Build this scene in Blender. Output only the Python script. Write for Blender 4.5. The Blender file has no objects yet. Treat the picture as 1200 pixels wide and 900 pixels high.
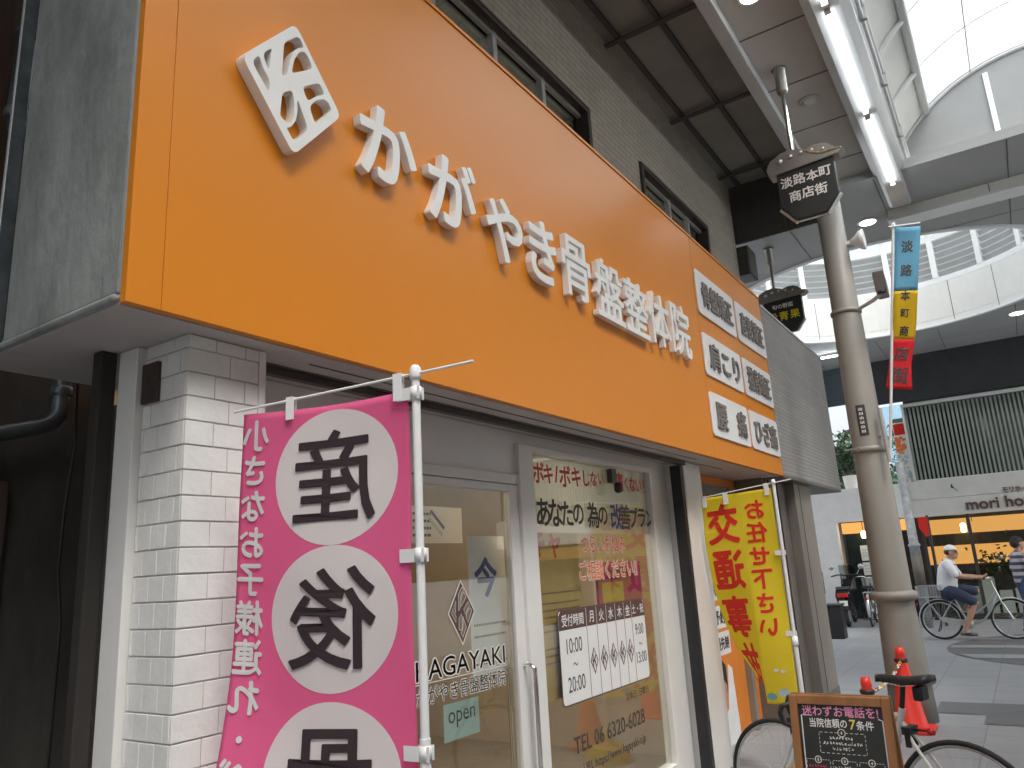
import bpy, math, random
from mathutils import Vector, Matrix
random.seed(7)
R = math.radians
sc = bpy.context.scene
COL = sc.collection

# ------------------------------------------------------------------ camera, sky, sun, exposure
cam_d = bpy.data.cameras.new('camera'); cam = bpy.data.objects.new('camera', cam_d); COL.objects.link(cam)
cam_d.sensor_width = 36; cam_d.lens = 36 * 890 / 1200
cam_d.clip_start = .05; cam_d.clip_end = 600
yaw, pitch, roll = R(32.92), R(13.8), R(-3.31)
fw = Vector((math.cos(pitch) * math.cos(yaw), math.cos(pitch) * math.sin(yaw), math.sin(pitch)))
rt = fw.cross(Vector((0, 0, 1))).normalized(); up = rt.cross(fw)
r2 = rt * math.cos(roll) + up * math.sin(roll); u2 = -rt * math.sin(roll) + up * math.cos(roll)
cam.matrix_world = Matrix(((r2.x, u2.x, -fw.x, 0), (r2.y, u2.y, -fw.y, 0), (r2.z, u2.z, -fw.z, 1.6), (0, 0, 0, 1)))
sc.camera = cam

SUN_EL, SUN_AZ = R(60), R(243)      # azimuth of the sun measured from +X towards +Y
w = bpy.data.worlds.new('World'); sc.world = w; w.use_nodes = True
nt = w.node_tree; bg = nt.nodes['Background']
sky = nt.nodes.new('ShaderNodeTexSky'); sky.sky_type = 'NISHITA'; sky.sun_disc = False
sky.sun_elevation = SUN_EL; sky.sun_rotation = R(90) - SUN_AZ
sky.air_density = 1.0; sky.dust_density = 6.0; sky.ozone_density = .6
hs = nt.nodes.new('ShaderNodeHueSaturation'); hs.inputs['Saturation'].default_value = .35
nt.links.new(sky.outputs[0], hs.inputs['Color']); nt.links.new(hs.outputs[0], bg.inputs[0]); bg.inputs[1].default_value = .15
sl = bpy.data.lights.new('sun', 'SUN'); sl.energy = 1.0; sl.angle = R(14); sl.color = (1, .96, .9)
so = bpy.data.objects.new('sun', sl); COL.objects.link(so)
so.rotation_euler = Vector((math.cos(SUN_EL) * math.cos(SUN_AZ), math.cos(SUN_EL) * math.sin(SUN_AZ), math.sin(SUN_EL))).to_track_quat('Z', 'Y').to_euler()
so.location = (-20, -20, 40)
vs = sc.view_settings
sc.display_settings.display_device = 'sRGB'
vs.view_transform = 'Standard'; vs.look = 'None'; vs.gamma = 1; vs.use_curve_mapping = False
vs.exposure = 1.35
sc.render.filter_size = 1.9
cy = sc.cycles
cy.use_denoising = True
cy.max_bounces = 10; cy.diffuse_bounces = 6; cy.glossy_bounces = 4; cy.transmission_bounces = 6; cy.transparent_max_bounces = 12
cy.sample_clamp_indirect = 6
cy.caustics_reflective = False; cy.caustics_refractive = False

# ------------------------------------------------------------------ materials
def new_mat(name):
    m = bpy.data.materials.new(name); m.use_nodes = True
    return m, m.node_tree.nodes, m.node_tree.links, m.node_tree.nodes['Principled BSDF']

def M(name, col, rough=.5, metal=0., var=.08, scale=4., bump=0., bscale=60., stain=0., spec=.5, stretch=None, rv=.06):
    m, n, l, p = new_mat(name)
    p.inputs['Metallic'].default_value = metal
    p.inputs['Specular IOR Level'].default_value = spec
    tc = n.new('ShaderNodeTexCoord')
    src = tc.outputs['Object']
    if stretch:
        mp = n.new('ShaderNodeMapping'); mp.inputs['Scale'].default_value = stretch
        l.new(src, mp.inputs[0]); src = mp.outputs[0]
    nz = n.new('ShaderNodeTexNoise'); nz.inputs['Scale'].default_value = scale; nz.inputs['Detail'].default_value = 7
    nz.inputs['Roughness'].default_value = .65
    l.new(src, nz.inputs['Vector'])
    rp = n.new('ShaderNodeValToRGB')
    a = [max(0, c * (1 - var * 1.6)) for c in col]; b = [min(1, c * (1 + var)) for c in col]
    rp.color_ramp.elements[0].color = (*a, 1); rp.color_ramp.elements[0].position = .3
    rp.color_ramp.elements[1].color = (*b, 1); rp.color_ramp.elements[1].position = .7
    l.new(nz.outputs['Fac'], rp.inputs[0])
    out = rp.outputs[0]
    if stain:
        n2 = n.new('ShaderNodeTexNoise'); n2.inputs['Scale'].default_value = scale * .6; n2.inputs['Detail'].default_value = 10; n2.inputs['Roughness'].default_value = .75
        l.new(src, n2.inputs['Vector'])
        r3 = n.new('ShaderNodeValToRGB'); r3.color_ramp.elements[0].position = .5; r3.color_ramp.elements[1].position = .72
        l.new(n2.outputs['Fac'], r3.inputs[0])
        mx = n.new('ShaderNodeMixRGB'); mx.blend_type = 'MULTIPLY'; mx.inputs[2].default_value = (1 - stain,) * 3 + (1,)
        l.new(r3.outputs[0], mx.inputs[0]); l.new(out, mx.inputs[1]); out = mx.outputs[0]
    l.new(out, p.inputs['Base Color'])
    mr = n.new('ShaderNodeMapRange'); mr.inputs['To Min'].default_value = max(.02, rough - rv); mr.inputs['To Max'].default_value = min(1, rough + rv)
    l.new(nz.outputs['Fac'], mr.inputs[0]); l.new(mr.outputs[0], p.inputs['Roughness'])
    if bump:
        n3 = n.new('ShaderNodeTexNoise'); n3.inputs['Scale'].default_value = bscale; n3.inputs['Detail'].default_value = 6
        l.new(src, n3.inputs['Vector'])
        bp = n.new('ShaderNodeBump'); bp.inputs['Strength'].default_value = bump; bp.inputs['Distance'].default_value = .01
        l.new(n3.outputs['Fac'], bp.inputs['Height']); l.new(bp.outputs[0], p.inputs['Normal'])
    return m

def MBRICK(name, c1, c2, mortar, bw, bh, axes='xz', ms=.004, rough=.5, bump=.4, offset=.5, noise=.15):
    m, n, l, p = new_mat(name)
    tc = n.new('ShaderNodeTexCoord'); sp = n.new('ShaderNodeSeparateXYZ'); cb = n.new('ShaderNodeCombineXYZ')
    l.new(tc.outputs['Object'], sp.inputs[0])
    for i, a in enumerate(axes): l.new(sp.outputs['xyz'.index(a)], cb.inputs[i])
    br = n.new('ShaderNodeTexBrick'); br.inputs['Scale'].default_value = 1
    br.inputs['Brick Width'].default_value = bw; br.inputs['Row Height'].default_value = bh; br.inputs['Mortar Size'].default_value = ms
    br.inputs['Mortar Smooth'].default_value = .2; br.offset = offset
    br.inputs['Color1'].default_value = (*c1, 1); br.inputs['Color2'].default_value = (*c2, 1); br.inputs['Mortar'].default_value = (*mortar, 1)
    l.new(cb.outputs[0], br.inputs['Vector'])
    nz = n.new('ShaderNodeTexNoise'); nz.inputs['Scale'].default_value = 3; nz.inputs['Detail'].default_value = 8; l.new(tc.outputs['Object'], nz.inputs['Vector'])
    mr = n.new('ShaderNodeMapRange'); mr.inputs['To Min'].default_value = 1 - noise * 1.5; mr.inputs['To Max'].default_value = 1 + noise
    l.new(nz.outputs['Fac'], mr.inputs[0])
    mx = n.new('ShaderNodeMixRGB'); mx.blend_type = 'MULTIPLY'; mx.inputs[0].default_value = 1
    l.new(br.outputs['Color'], mx.inputs[1]); l.new(mr.outputs[0], mx.inputs[2]); l.new(mx.outputs[0], p.inputs['Base Color'])
    p.inputs['Roughness'].default_value = rough
    bp = n.new('ShaderNodeBump'); bp.inputs['Strength'].default_value = bump; bp.inputs['Distance'].default_value = .004; bp.invert = True
    l.new(br.outputs['Fac'], bp.inputs['Height']); l.new(bp.outputs[0], p.inputs['Normal'])
    return m

def MEMIT(name, col, s):
    m = bpy.data.materials.new(name); m.use_nodes = True; n = m.node_tree.nodes; l = m.node_tree.links
    n.remove(n['Principled BSDF']); e = n.new('ShaderNodeEmission'); e.inputs[0].default_value = (*col, 1); e.inputs[1].default_value = s
    l.new(e.outputs[0], n['Material Output'].inputs[0]); return m

def MGLASS(name, tint=(.93, .95, .94), gloss=1.0, rough=.01, milk=0.):
    m = bpy.data.materials.new(name); m.use_nodes = True; n = m.node_tree.nodes; l = m.node_tree.links
    n.remove(n['Principled BSDF'])
    t = n.new('ShaderNodeBsdfTransparent'); t.inputs[0].default_value = (*tint, 1)
    src = t.outputs[0]
    if milk:
        tr = n.new('ShaderNodeBsdfTranslucent'); tr.inputs[0].default_value = (.9, .92, .92, 1)
        mm = n.new('ShaderNodeMixShader'); mm.inputs[0].default_value = milk; l.new(src, mm.inputs[1]); l.new(tr.outputs[0], mm.inputs[2]); src = mm.outputs[0]
    g = n.new('ShaderNodeBsdfGlossy'); g.inputs['Roughness'].default_value = rough
    ge = n.new('ShaderNodeNewGeometry'); dt = n.new('ShaderNodeVectorMath'); dt.operation = 'DOT_PRODUCT'
    l.new(ge.outputs['Normal'], dt.inputs[0]); l.new(ge.outputs['Incoming'], dt.inputs[1])
    def mth(op, a, b=None):
        q = n.new('ShaderNodeMath'); q.operation = op; q.use_clamp = op != 'ABSOLUTE'
        for i_, x_ in enumerate((a, b)):
            if x_ is None: continue
            if isinstance(x_, (int, float)): q.inputs[i_].default_value = x_
            else: l.new(x_, q.inputs[i_])
        return q.outputs[0]
    c1 = mth('SUBTRACT', 1.0, mth('ABSOLUTE', dt.outputs['Value']))
    class _o: pass
    mu = _o(); mu.outputs = [mth('MULTIPLY', mth('ADD', mth('MULTIPLY', mth('POWER', c1, 5.0), .96), .04), gloss)]
    mx = n.new('ShaderNodeMixShader'); l.new(mu.outputs[0], mx.inputs[0]); l.new(src, mx.inputs[1]); l.new(g.outputs[0], mx.inputs[2])
    l.new(mx.outputs[0], n['Material Output'].inputs[0]); return m

def MCLOTH(name, col, trans=.35):
    m = bpy.data.materials.new(name); m.use_nodes = True; n = m.node_tree.nodes; l = m.node_tree.links
    p = n['Principled BSDF']; p.inputs['Roughness'].default_value = .75; p.inputs['Specular IOR Level'].default_value = .2
    tc = n.new('ShaderNodeTexCoord'); nz = n.new('ShaderNodeTexNoise'); nz.inputs['Scale'].default_value = 3; nz.inputs['Detail'].default_value = 5
    l.new(tc.outputs['Object'], nz.inputs['Vector'])
    rp = n.new('ShaderNodeValToRGB'); rp.color_ramp.elements[0].color = (*[c * .9 for c in col], 1); rp.color_ramp.elements[1].color = (*[min(1, c * 1.06) for c in col], 1)
    l.new(nz.outputs['Fac'], rp.inputs[0]); l.new(rp.outputs[0], p.inputs['Base Color'])
    t = n.new('ShaderNodeBsdfTranslucent'); l.new(rp.outputs[0], t.inputs[0])
    wv = n.new('ShaderNodeTexNoise'); wv.inputs['Scale'].default_value = 900; l.new(tc.outputs['Object'], wv.inputs['Vector'])
    bp = n.new('ShaderNodeBump'); bp.inputs['Strength'].default_value = .15; bp.inputs['Distance'].default_value = .002
    l.new(wv.outputs['Fac'], bp.inputs['Height']); l.new(bp.outputs[0], p.inputs['Normal'])
    mx = n.new('ShaderNodeMixShader'); mx.inputs[0].default_value = trans
    l.new(p.outputs[0], mx.inputs[1]); l.new(t.outputs[0], mx.inputs[2]); l.new(mx.outputs[0], n['Material Output'].inputs[0]); return m

m_orange = M('orange_panel', (.74, .25, .018), .36, var=.02, scale=.8, spec=.42, rv=.012)
m_orange_dk = M('orange_print', (.75, .24, .03), .5, var=.06)
m_concrete = M('rough_concrete', (.31, .33, .32), .85, var=.24, scale=3.5, bump=.5, bscale=30, stain=.45, stretch=(1, 1, .45))
m_white = M('white_paint', (.78, .77, .75), .45, var=.03, scale=2, bump=.05, bscale=25)
m_whitebrick = M('white_painted_brick', (.80, .79, .77), .45, var=.05, scale=6, bump=.18, bscale=45)
m_mortar = M('painted_mortar', (.62, .61, .6), .7, var=.1)
m_soffit = M('soffit_board', (.52, .48, .46), .6, var=.08, scale=3)
m_letter = M('letter_white', (.84, .84, .82), .35, var=.02)
m_brown = M('dark_brown_metal', (.055, .04, .035), .45, var=.15)
m_bronze = M('dark_bronze_frame', (.045, .04, .035), .4, var=.15)
m_black = M('black_matte', (.02, .02, .022), .5, var=.2)
m_blacksign = M('black_sign', (.018, .018, .018), .45, var=.2)
m_tile = MBRICK('beige_wall_tile', (.48, .44, .365), (.425, .39, .32), (.29, .265, .225), .227, .06, 'xz', .006, .45, .5)
m_siding = MBRICK('grey_wall_siding', (.34, .33, .315), (.305, .295, .28), (.22, .21, .20), .9, .045, 'xz', .004, .55, .6)
m_greycol = M('grey_brown_column', (.26, .235, .205), .55, var=.1, scale=2)
m_greydk = M('grey_brown_shutter', (.15, .135, .115), .5, var=.12)
m_darkroof = M('dark_eave_panel', (.27, .26, .24), .6, var=.12, scale=1.5)
m_darkrib = M('dark_eave_rib', (.07, .065, .06), .6, var=.1)
m_corr = M('dark_ribbed_sheet', (.055, .05, .045), .55, var=.15)
m_ceil = M('arcade_ceiling', (.42, .40, .37), .5, var=.05, scale=1)
m_ceil2 = M('junction_ceiling', (.36, .37, .37), .45, var=.05, scale=1)
m_cream = M('cream_panel', (.74, .75, .72), .4, var=.04, scale=1.5, stain=.06)
m_grey = M('grey_panel', (.45, .46, .46), .4, var=.06, scale=1)
m_gable = M('gable_grey', (.27, .28, .28), .5, var=.06, scale=1)
m_beam = M('beam_cream', (.84, .85, .82), .45, var=.03, scale=1.5, stain=.05)
m_alu = M('aluminium', (.72, .74, .74), .32, .55, var=.04)
m_steelw = M('white_steel', (.80, .82, .82), .4, var=.03)
m_chrome = M('chrome', (.75, .75, .74), .15, 1., var=.03)
m_pole = M('taupe_painted_steel', (.29, .275, .245), .48, .0, var=.07, scale=1.5, spec=.45)
m_polecap = M('taupe_collar', (.29, .27, .235), .48, var=.05)
m_joint = M('panel_joint', (.12, .12, .115), .7, var=.1)
m_glass = MGLASS('window_glass', (.92, .94, .925), 1.5)
m_glassdk = MGLASS('upper_window_glass', (.62, .66, .64), 1.2, .03)
m_roofglass = MGLASS('roof_glazing', (.97, .985, .99), .35, .05, milk=.4)
m_pink = MCLOTH('pink_cloth', (.92, .20, .43), .42)
m_bwhite = MCLOTH('white_cloth_print', (.82, .81, .80), .25)
m_bdark = MCLOTH('dark_cloth_print', (.05, .035, .04), .1)
m_yellow = MCLOTH('yellow_cloth', (.93, .78, .06), .42)
m_redprint = MCLOTH('red_cloth_print', (.80, .045, .03), .15)
m_redcloth = MCLOTH('red_cloth', (.80, .04, .05)); m_bluecloth = MCLOTH('blue_cloth', (.20, .50, .68)); m_yelcloth2 = MCLOTH('deep_yellow_cloth', (.80, .55, .03))
m_plastic = M('white_plastic', (.82, .82, .82), .35, var=.02)
m_paper = M('white_paper', (.78, .76, .72), .7, var=.05)
m_papert = MGLASS('thin_paper', (.55, .55, .53), .6, .2, milk=.55)
m_inkdk = M('dark_ink', (.05, .045, .045), .6); m_inkbr = M('brown_ink', (.10, .05, .045), .5); m_inkred = M('red_ink', (.62, .06, .05), .6)
m_inkor = M('orange_ink', (.85, .20, .05), .6); m_inkblue = M('blue_ink', (.06, .07, .25), .6)
m_plate = M('sign_plate_white', (.82, .82, .82), .4, var=.02); m_platetxt = M('plate_letter_grey', (.19, .17, .155), .5)
m_cone = M('red_cone_plastic', (.82, .045, .03), .4, var=.08)
m_wood = M('brown_wood_frame', (.30, .13, .045), .5, var=.25, scale=8, stretch=(1, 1, .15))
m_chalk = M('blackboard', (.022, .026, .024), .6, var=.3, scale=3)
m_cpink = M('pink_chalk', (.80, .32, .52), .9); m_cwhite = M('white_chalk', (.8, .8, .78), .9); m_cyel = M('yellow_chalk', (.75, .70, .12), .9); m_cred = M('red_chalk', (.60, .06, .12), .9)
m_rubber = M('tyre_rubber', (.025, .025, .027), .75, var=.2)
m_silver = M('silver_paint', (.62, .63, .64), .3, .7)
m_whitebike = M('white_frame_paint', (.75, .75, .74), .3)
m_skin = M('skin', (.52, .30, .20), .55, var=.08); m_tee = M('white_cotton', (.78, .79, .80), .85, var=.05, bump=.3, bscale=25)
m_navy = M('navy_cotton', (.045, .06, .11), .85, var=.15, bump=.3, bscale=30); m_jeans = M('blue_denim', (.055, .085, .16), .85, var=.2)
m_hair = M('dark_hair', (.02, .017, .015), .6); m_shoe = M('grey_shoe', (.2, .19, .19), .6); m_cap = M('cap_white', (.82, .82, .80), .8)
m_redlens = M('red_lens', (.6, .02, .02), .2); m_basket = M('basket_wire', (.45, .47, .47), .4, .6)
m_pot = M('white_pot', (.8, .8, .78), .5); m_bark = M('bark', (.12, .09, .06), .9, var=.3)
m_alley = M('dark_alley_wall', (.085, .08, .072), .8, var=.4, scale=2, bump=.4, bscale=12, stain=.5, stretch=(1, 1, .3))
m_alley2 = M('rusty_dark_board', (.06, .035, .033), .75, var=.4, scale=2, stretch=(4, 1, .3))
m_alleypost = M('weathered_post', (.03, .026, .023), .8, var=.3, scale=4, stretch=(1, 1, .2))
m_pipe = M('dark_painted_pipe', (.10, .115, .125), .35, .4, var=.3, scale=8)
m_gold = M('gold_trim', (.70, .55, .30), .28, .9)
m_pewter = M('pewter', (.32, .30, .28), .35, .7)
m_warmwall = M('warm_interior_wall', (.66, .57, .43), .7, var=.06); m_floorin = M('interior_floor', (.46, .40, .32), .5, var=.1)
m_woodpart = M('interior_wood', (.38, .24, .12), .5, var=.2, scale=5, stretch=(3, 3, .2)); m_darkcab = M('interior_dark_cabinet', (.05, .06, .07), .5)
m_teal = M('pale_teal_card', (.46, .60, .55), .6); m_posteryel = M('poster_yellow', (.66, .43, .15), .5); m_posterpur = M('poster_magenta', (.50, .05, .20), .5)
m_emblem = M('emblem_infill_brown', (.20, .155, .115), .5)
m_fine = M('fine_print_ink', (.34, .22, .12), .6)
m_mint = M('mint_grey', (.5, .56, .52), .5)
m_white_far = M('white_render', (.80, .80, .78), .6, var=.04); m_cream_far = M('cream_signboard', (.62, .62, .58), .5, var=.04)
m_darkfascia = M('dark_fascia_sheet', (.028, .032, .034), .55, var=.2); m_teal_sh = M('blue_grey_shutter', (.05, .075, .09), .5, var=.15)
m_blind = M('blind_slat', (.26, .30, .26), .5, var=.1); m_darkglass = M('dark_window_glass', (.02, .028, .026), .1, var=.2)
m_amber = MEMIT('amber_glow', (1, .47, .13), .42)  # emission stands in for warm light on the corner shop's valance and wall
m_shopdark = M('shop_dark_interior', (.035, .022, .016), .5, var=.4); m_greenpl = M('indoor_plant_green', (.05, .09, .03), .6, var=.3)
m_paleblue = M('pale_blue_cladding', (.30, .48, .60), .5, var=.06)
m_tube = MEMIT('lamp_tube', (.92, .97, 1), 9.0); m_down = MEMIT('warm_downlight', (1, .86, .62), 7.0); m_downw = MEMIT('white_downlight', (1, .97, .9), 5.0)
m_inlamp = MEMIT('interior_lamp', (1, .84, .62), 66.)
m_bulb = MEMIT('pendant_bulb', (1, .8, .45), 7.0)

# ------------------------------------------------------------------ mesh builder
class MB:
    def __init__(s): s.v = []; s.f = []; s.m = []; s.s = []
    def add(s, vs_, fs, mat, smooth=False):
        o = len(s.v); s.v += [tuple(p) for p in vs_]
        for f in fs: s.f.append(tuple(i + o for i in f)); s.m.append(mat); s.s.append(smooth)
        return s
    def box(s, x0, x1, y0, y1, z0, z1, mat):
        v = [(x, y, z) for x in (x0, x1) for y in (y0, y1) for z in (z0, z1)]
        return s.add(v, [(0, 1, 3, 2), (4, 6, 7, 5), (0, 4, 5, 1), (2, 3, 7, 6), (0, 2, 6, 4), (1, 5, 7, 3)], mat)
    def tube(s, pts, r, mat, n=10, closed=False):
        pts = [Vector(p) for p in pts]; rs = r if isinstance(r, (list, tuple)) else [r] * len(pts)
        P = []; N = len(pts); prev = None
        for i, p in enumerate(pts):
            if closed: d = pts[(i + 1) % N] - pts[i - 1]
            else: d = pts[min(i + 1, N - 1)] - pts[max(i - 1, 0)]
            d.normalize()
            if prev is None:
                a = Vector((0, 0, 1)) if abs(d.z) < .9 else Vector((1, 0, 0))
                e = d.cross(a).normalized()
            else:
                e = (prev - d * prev.dot(d)).normalized()
            prev = e; g = d.cross(e)
            for k in range(n):
                t = 2 * math.pi * k / n; P.append(p + (e * math.cos(t) + g * math.sin(t)) * rs[i])
        F = []
        for i in range(N if closed else N - 1):
            j = (i + 1) % N
            for k in range(n): F.append((i * n + k, i * n + (k + 1) % n, j * n + (k + 1) % n, j * n + k))
        s.add(P, F, mat, True)
        if not closed: s.add(P[:n], [tuple(range(n))[::-1]], mat); s.add(P[-n:], [tuple(range(n))], mat)
        return s
    def lathe(s, prof, c, mat, n=20, axis='z', smooth=True):
        P = []; c = Vector(c)
        for (r, z) in prof:
            for k in range(n):
                t = 2 * math.pi * k / n; a, b = r * math.cos(t), r * math.sin(t)
                P.append(c + (Vector((a, b, z)) if axis == 'z' else Vector((z, a, b)) if axis == 'x' else Vector((a, z, b))))
        F = [(i * n + k, i * n + (k + 1) % n, (i + 1) * n + (k + 1) % n, (i + 1) * n + k) for i in range(len(prof) - 1) for k in range(n)]
        F += [tuple(range(n))[::-1], tuple((len(prof) - 1) * n + k for k in range(n))]
        return s.add(P, F, mat, smooth)
    def prism(s, poly, fn, w0, w1, mat):        # 2-D polygon between depths w0 and w1
        n = len(poly)
        P = [fn(u, v, w0) for u, v in poly] + [fn(u, v, w1) for u, v in poly]
        return s.add(P, [tuple(range(n))[::-1], tuple(range(n, 2 * n))] + [(i, (i + 1) % n, n + (i + 1) % n, n + i) for i in range(n)], mat)
    def ball(s, c, r, mat, n=14, k=10):
        r = r if isinstance(r, (list, tuple)) else (r, r, r); P = []; F = []
        for i in range(k + 1):
            a = math.pi * i / k
            for j in range(n):
                t = 2 * math.pi * j / n
                P.append((c[0] + r[0] * math.sin(a) * math.cos(t), c[1] + r[1] * math.sin(a) * math.sin(t), c[2] + r[2] * math.cos(a)))
        for i in range(k):
            for j in range(n): F.append((i * n + j, i * n + (j + 1) % n, (i + 1) * n + (j + 1) % n, (i + 1) * n + j))
        return s.add(P, F, mat, True)
    def ribbon(s, pts, wd, fn, w0, w1, mat, closed=False):   # flat stroke in the (u,v) plane
        n = len(pts); L = []; Rr = []
        for i in range(n):
            a = Vector(pts[i - 1] if (i or closed) else pts[0]); b = Vector(pts[(i + 1) % n] if (i < n - 1 or closed) else pts[-1])
            d = (b - a); d = d.normalized() if d.length else Vector((1, 0)); q = Vector((-d.y, d.x)) * wd / 2
            L.append(Vector(pts[i]) + q); Rr.append(Vector(pts[i]) - q)
        for i in range(n if closed else n - 1):
            j = (i + 1) % n
            s.prism([L[i], Rr[i], Rr[j], L[j]], fn, w0, w1, mat)
        return s
    def txt(s, body, size, fn, w0, w1, mat, off=0., sx=1., mirror=False, at=(0, 0), res=3):
        V, F = glyphs(body, 0., res)
        k = -1 if mirror else 1; nc = 0 if off <= 0 else (8 if size > .12 and off > .008 else 4)
        for i in range(nc + 1):     # stroke weight: the character with a ring of slightly shifted copies
            a_ = 2 * math.pi * i / max(nc, 1) + .11 + .013 * i; du, dv = (off * math.cos(a_), off * math.sin(a_)) if i < nc else (0, 0); dw = i * .00009 * (1 if w1 > w0 else -1)
            s.add([fn(at[0] + k * (x + du) * size * sx, at[1] + (y + dv) * size, (w0 if z < 0 else w1) + dw) for x, y, z in V], F, mat)
        return s
    def build(s, name, parent=None, bevel=0., solid=0., remesh=0., smooth_iter=0, subd=0):
        off = W.get(parent, Vector((0, 0, 0))) if parent else Vector((0, 0, 0))
        me = bpy.data.meshes.new(name); me.from_pydata([(x - off.x, y - off.y, z - off.z) for x, y, z in s.v], [], s.f)
        mats = []
        for m in s.m:
            if m not in mats: mats.append(m)
        for m in mats: me.materials.append(m)
        me.polygons.foreach_set('material_index', [mats.index(m) for m in s.m]); me.polygons.foreach_set('use_smooth', s.s); me.update()
        o = bpy.data.objects.new(name, me); COL.objects.link(o)
        if parent: o.parent = parent; W[o] = off
        if remesh:
            r = o.modifiers.new('r', 'REMESH'); r.mode = 'VOXEL'; r.voxel_size = remesh; r.use_smooth_shade = True
            if smooth_iter: k = o.modifiers.new('s', 'SMOOTH'); k.factor = .5; k.iterations = smooth_iter
        if solid: k = o.modifiers.new('t', 'SOLIDIFY'); k.thickness = solid; k.offset = 0
        if bevel:
            b = o.modifiers.new('b', 'BEVEL'); b.width = bevel; b.segments = 2; b.limit_method = 'ANGLE'; b.angle_limit = R(40)
        return o

W = {}
_cu = bpy.data.curves.new('glyph', 'FONT'); _cu.align_x = 'CENTER'
_co = bpy.data.objects.new('glyph', _cu); COL.objects.link(_co)
_cache = {}
def glyphs(body, off=0., res=3):          # extruded lettering centred on its own box, about one unit high per character
    key = (body, off, res)
    if key not in _cache:
        _cu.body = body; _cu.offset = off; _cu.extrude = .01; _cu.resolution_u = res
        dg = bpy.context.evaluated_depsgraph_get(); dg.update()
        e = _co.evaluated_get(dg); me = e.to_mesh()
        V = [tuple(v.co) for v in me.vertices]; F = [tuple(p.vertices) for p in me.polygons]
        e.to_mesh_clear()
        cx = (min(v[0] for v in V) + max(v[0] for v in V)) / 2
        cyy = (min(v[1] for v in V) + max(v[1] for v in V)) / 2
        _cache[key] = ([(x - cx, y - cyy, z) for x, y, z in V], F)
    return _cache[key]

def thing(name, label, cat, loc=(0, 0, 0), rz=0, group=None, local=False):
    o = bpy.data.objects.new(name, None); COL.objects.link(o); o.location = loc; o.rotation_euler = (0, 0, rz)
    o.empty_display_size = .1; o['label'] = label; o['category'] = cat
    if group: o['group'] = group
    W[o] = Vector((0, 0, 0)) if local else Vector(loc)
    return o
def tag(o, label, cat, group=None, kind=None):
    o['label'] = label; o['category'] = cat
    if group: o['group'] = group
    if kind: o['kind'] = kind
    return o
def struct(o, label=None, cat=None, kind='structure'):
    o['kind'] = kind
    if label: o['label'] = label
    if cat: o['category'] = cat
    return o
def copy_tree(o, parent=None):
    c = o.copy(); COL.objects.link(c); c.parent = parent; W[c] = W.get(o, Vector((0, 0, 0)))
    for ch in list(o.children): copy_tree(ch, c)
    return c
def faceY(x0, z0, y):      # sheet seen by somebody looking along +Y
    return lambda u, v, w=0: (x0 + u, y - w, z0 + v)
def faceX(y0, z0, x):      # sheet seen by somebody looking along +X
    return lambda u, v, w=0: (x - w, y0 - u, z0 + v)
def rrect(hw, hh, r, n=5):
    P = []
    for cx_, cy_, a in ((hw - r, hh - r, 0), (-hw + r, hh - r, 90), (-hw + r, -hh + r, 180), (hw - r, -hh + r, 270)):
        for i in range(n + 1):
            t = R(a + 90 * i / n); P.append((cx_ + r * math.cos(t), cy_ + r * math.sin(t)))
    return P
def plate_with_holes(name, outer, holes, fn, w0, w1, mat, parent):
    cu = bpy.data.curves.new(name, 'CURVE'); cu.dimensions = '2D'; cu.fill_mode = 'BOTH'; cu.extrude = .5
    for P in [outer] + holes:
        sp = cu.splines.new('POLY'); sp.points.add(len(P) - 1)
        for q, (u, v) in zip(sp.points, P): q.co = (u, v, 0, 1)
        sp.use_cyclic_u = True
    o = bpy.data.objects.new(name, cu); COL.objects.link(o)
    dg = bpy.context.evaluated_depsgraph_get(); dg.update(); e = o.evaluated_get(dg); me = e.to_mesh()
    mb = MB(); mb.add([fn(v.co.x, v.co.y, w0 if v.co.z < 0 else w1) for v in me.vertices], [tuple(p.vertices) for p in me.polygons], mat)
    e.to_mesh_clear(); bpy.data.objects.remove(o)
    return mb.build(name, parent)
def smooth_loop(P, it=2):           # Chaikin corner cutting
    for _ in range(it):
        Q = []
        for i in range(len(P)):
            a, b = P[i], P[(i + 1) % len(P)]
            Q += [(a[0] * .85 + b[0] * .15, a[1] * .85 + b[1] * .15), (a[0] * .15 + b[0] * .85, a[1] * .15 + b[1] * .85)]
        P = Q
    return P
_lz = lambda L: [((x - 385) / 273, -(y - 428 - 165 * (x - 385) / 273) / 384) for x, y in L]
LOGO_OUT = [(-1, 0), (0, 1), (1, 0), (0, -1)]
LOGO_HOLES = [_lz(h) for h in (
    [(150, 285), (187, 240), (205, 310), (248, 390), (245, 468)], [(205, 232), (255, 190), (240, 340)],
    [(320, 150), (395, 105), (415, 115), (440, 175), (400, 175), (370, 210), (350, 290), (345, 345), (312, 362)],
    [(365, 340), (380, 250), (410, 200), (440, 195), (460, 220), (495, 300)], [(430, 418), (535, 388), (570, 465), (520, 470), (462, 510)],
    [(472, 545), (510, 500), (560, 490), (590, 510), (612, 560), (512, 655)], [(315, 462), (372, 440), (385, 520), (385, 590), (375, 640), (345, 640), (305, 600)],
    [(340, 665), (365, 668), (395, 630), (405, 560), (400, 490), (470, 685), (385, 755)])]
def fillet(P, r, k=4):      # round every corner of a closed outline by a fixed length
    Q = []; n = len(P)
    for i in range(n):
        p, a, c = Vector(P[i]), Vector(P[i - 1]), Vector(P[(i + 1) % n])
        d1, d2 = (a - p), (c - p); q = min(r, d1.length * .45, d2.length * .45)
        s0, s1 = p + d1.normalized() * q, p + d2.normalized() * q
        for j in range(k + 1): t = j / k; Q.append(tuple(s0 * (1 - t) ** 2 + p * 2 * t * (1 - t) + s1 * t ** 2))
    return Q
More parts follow.
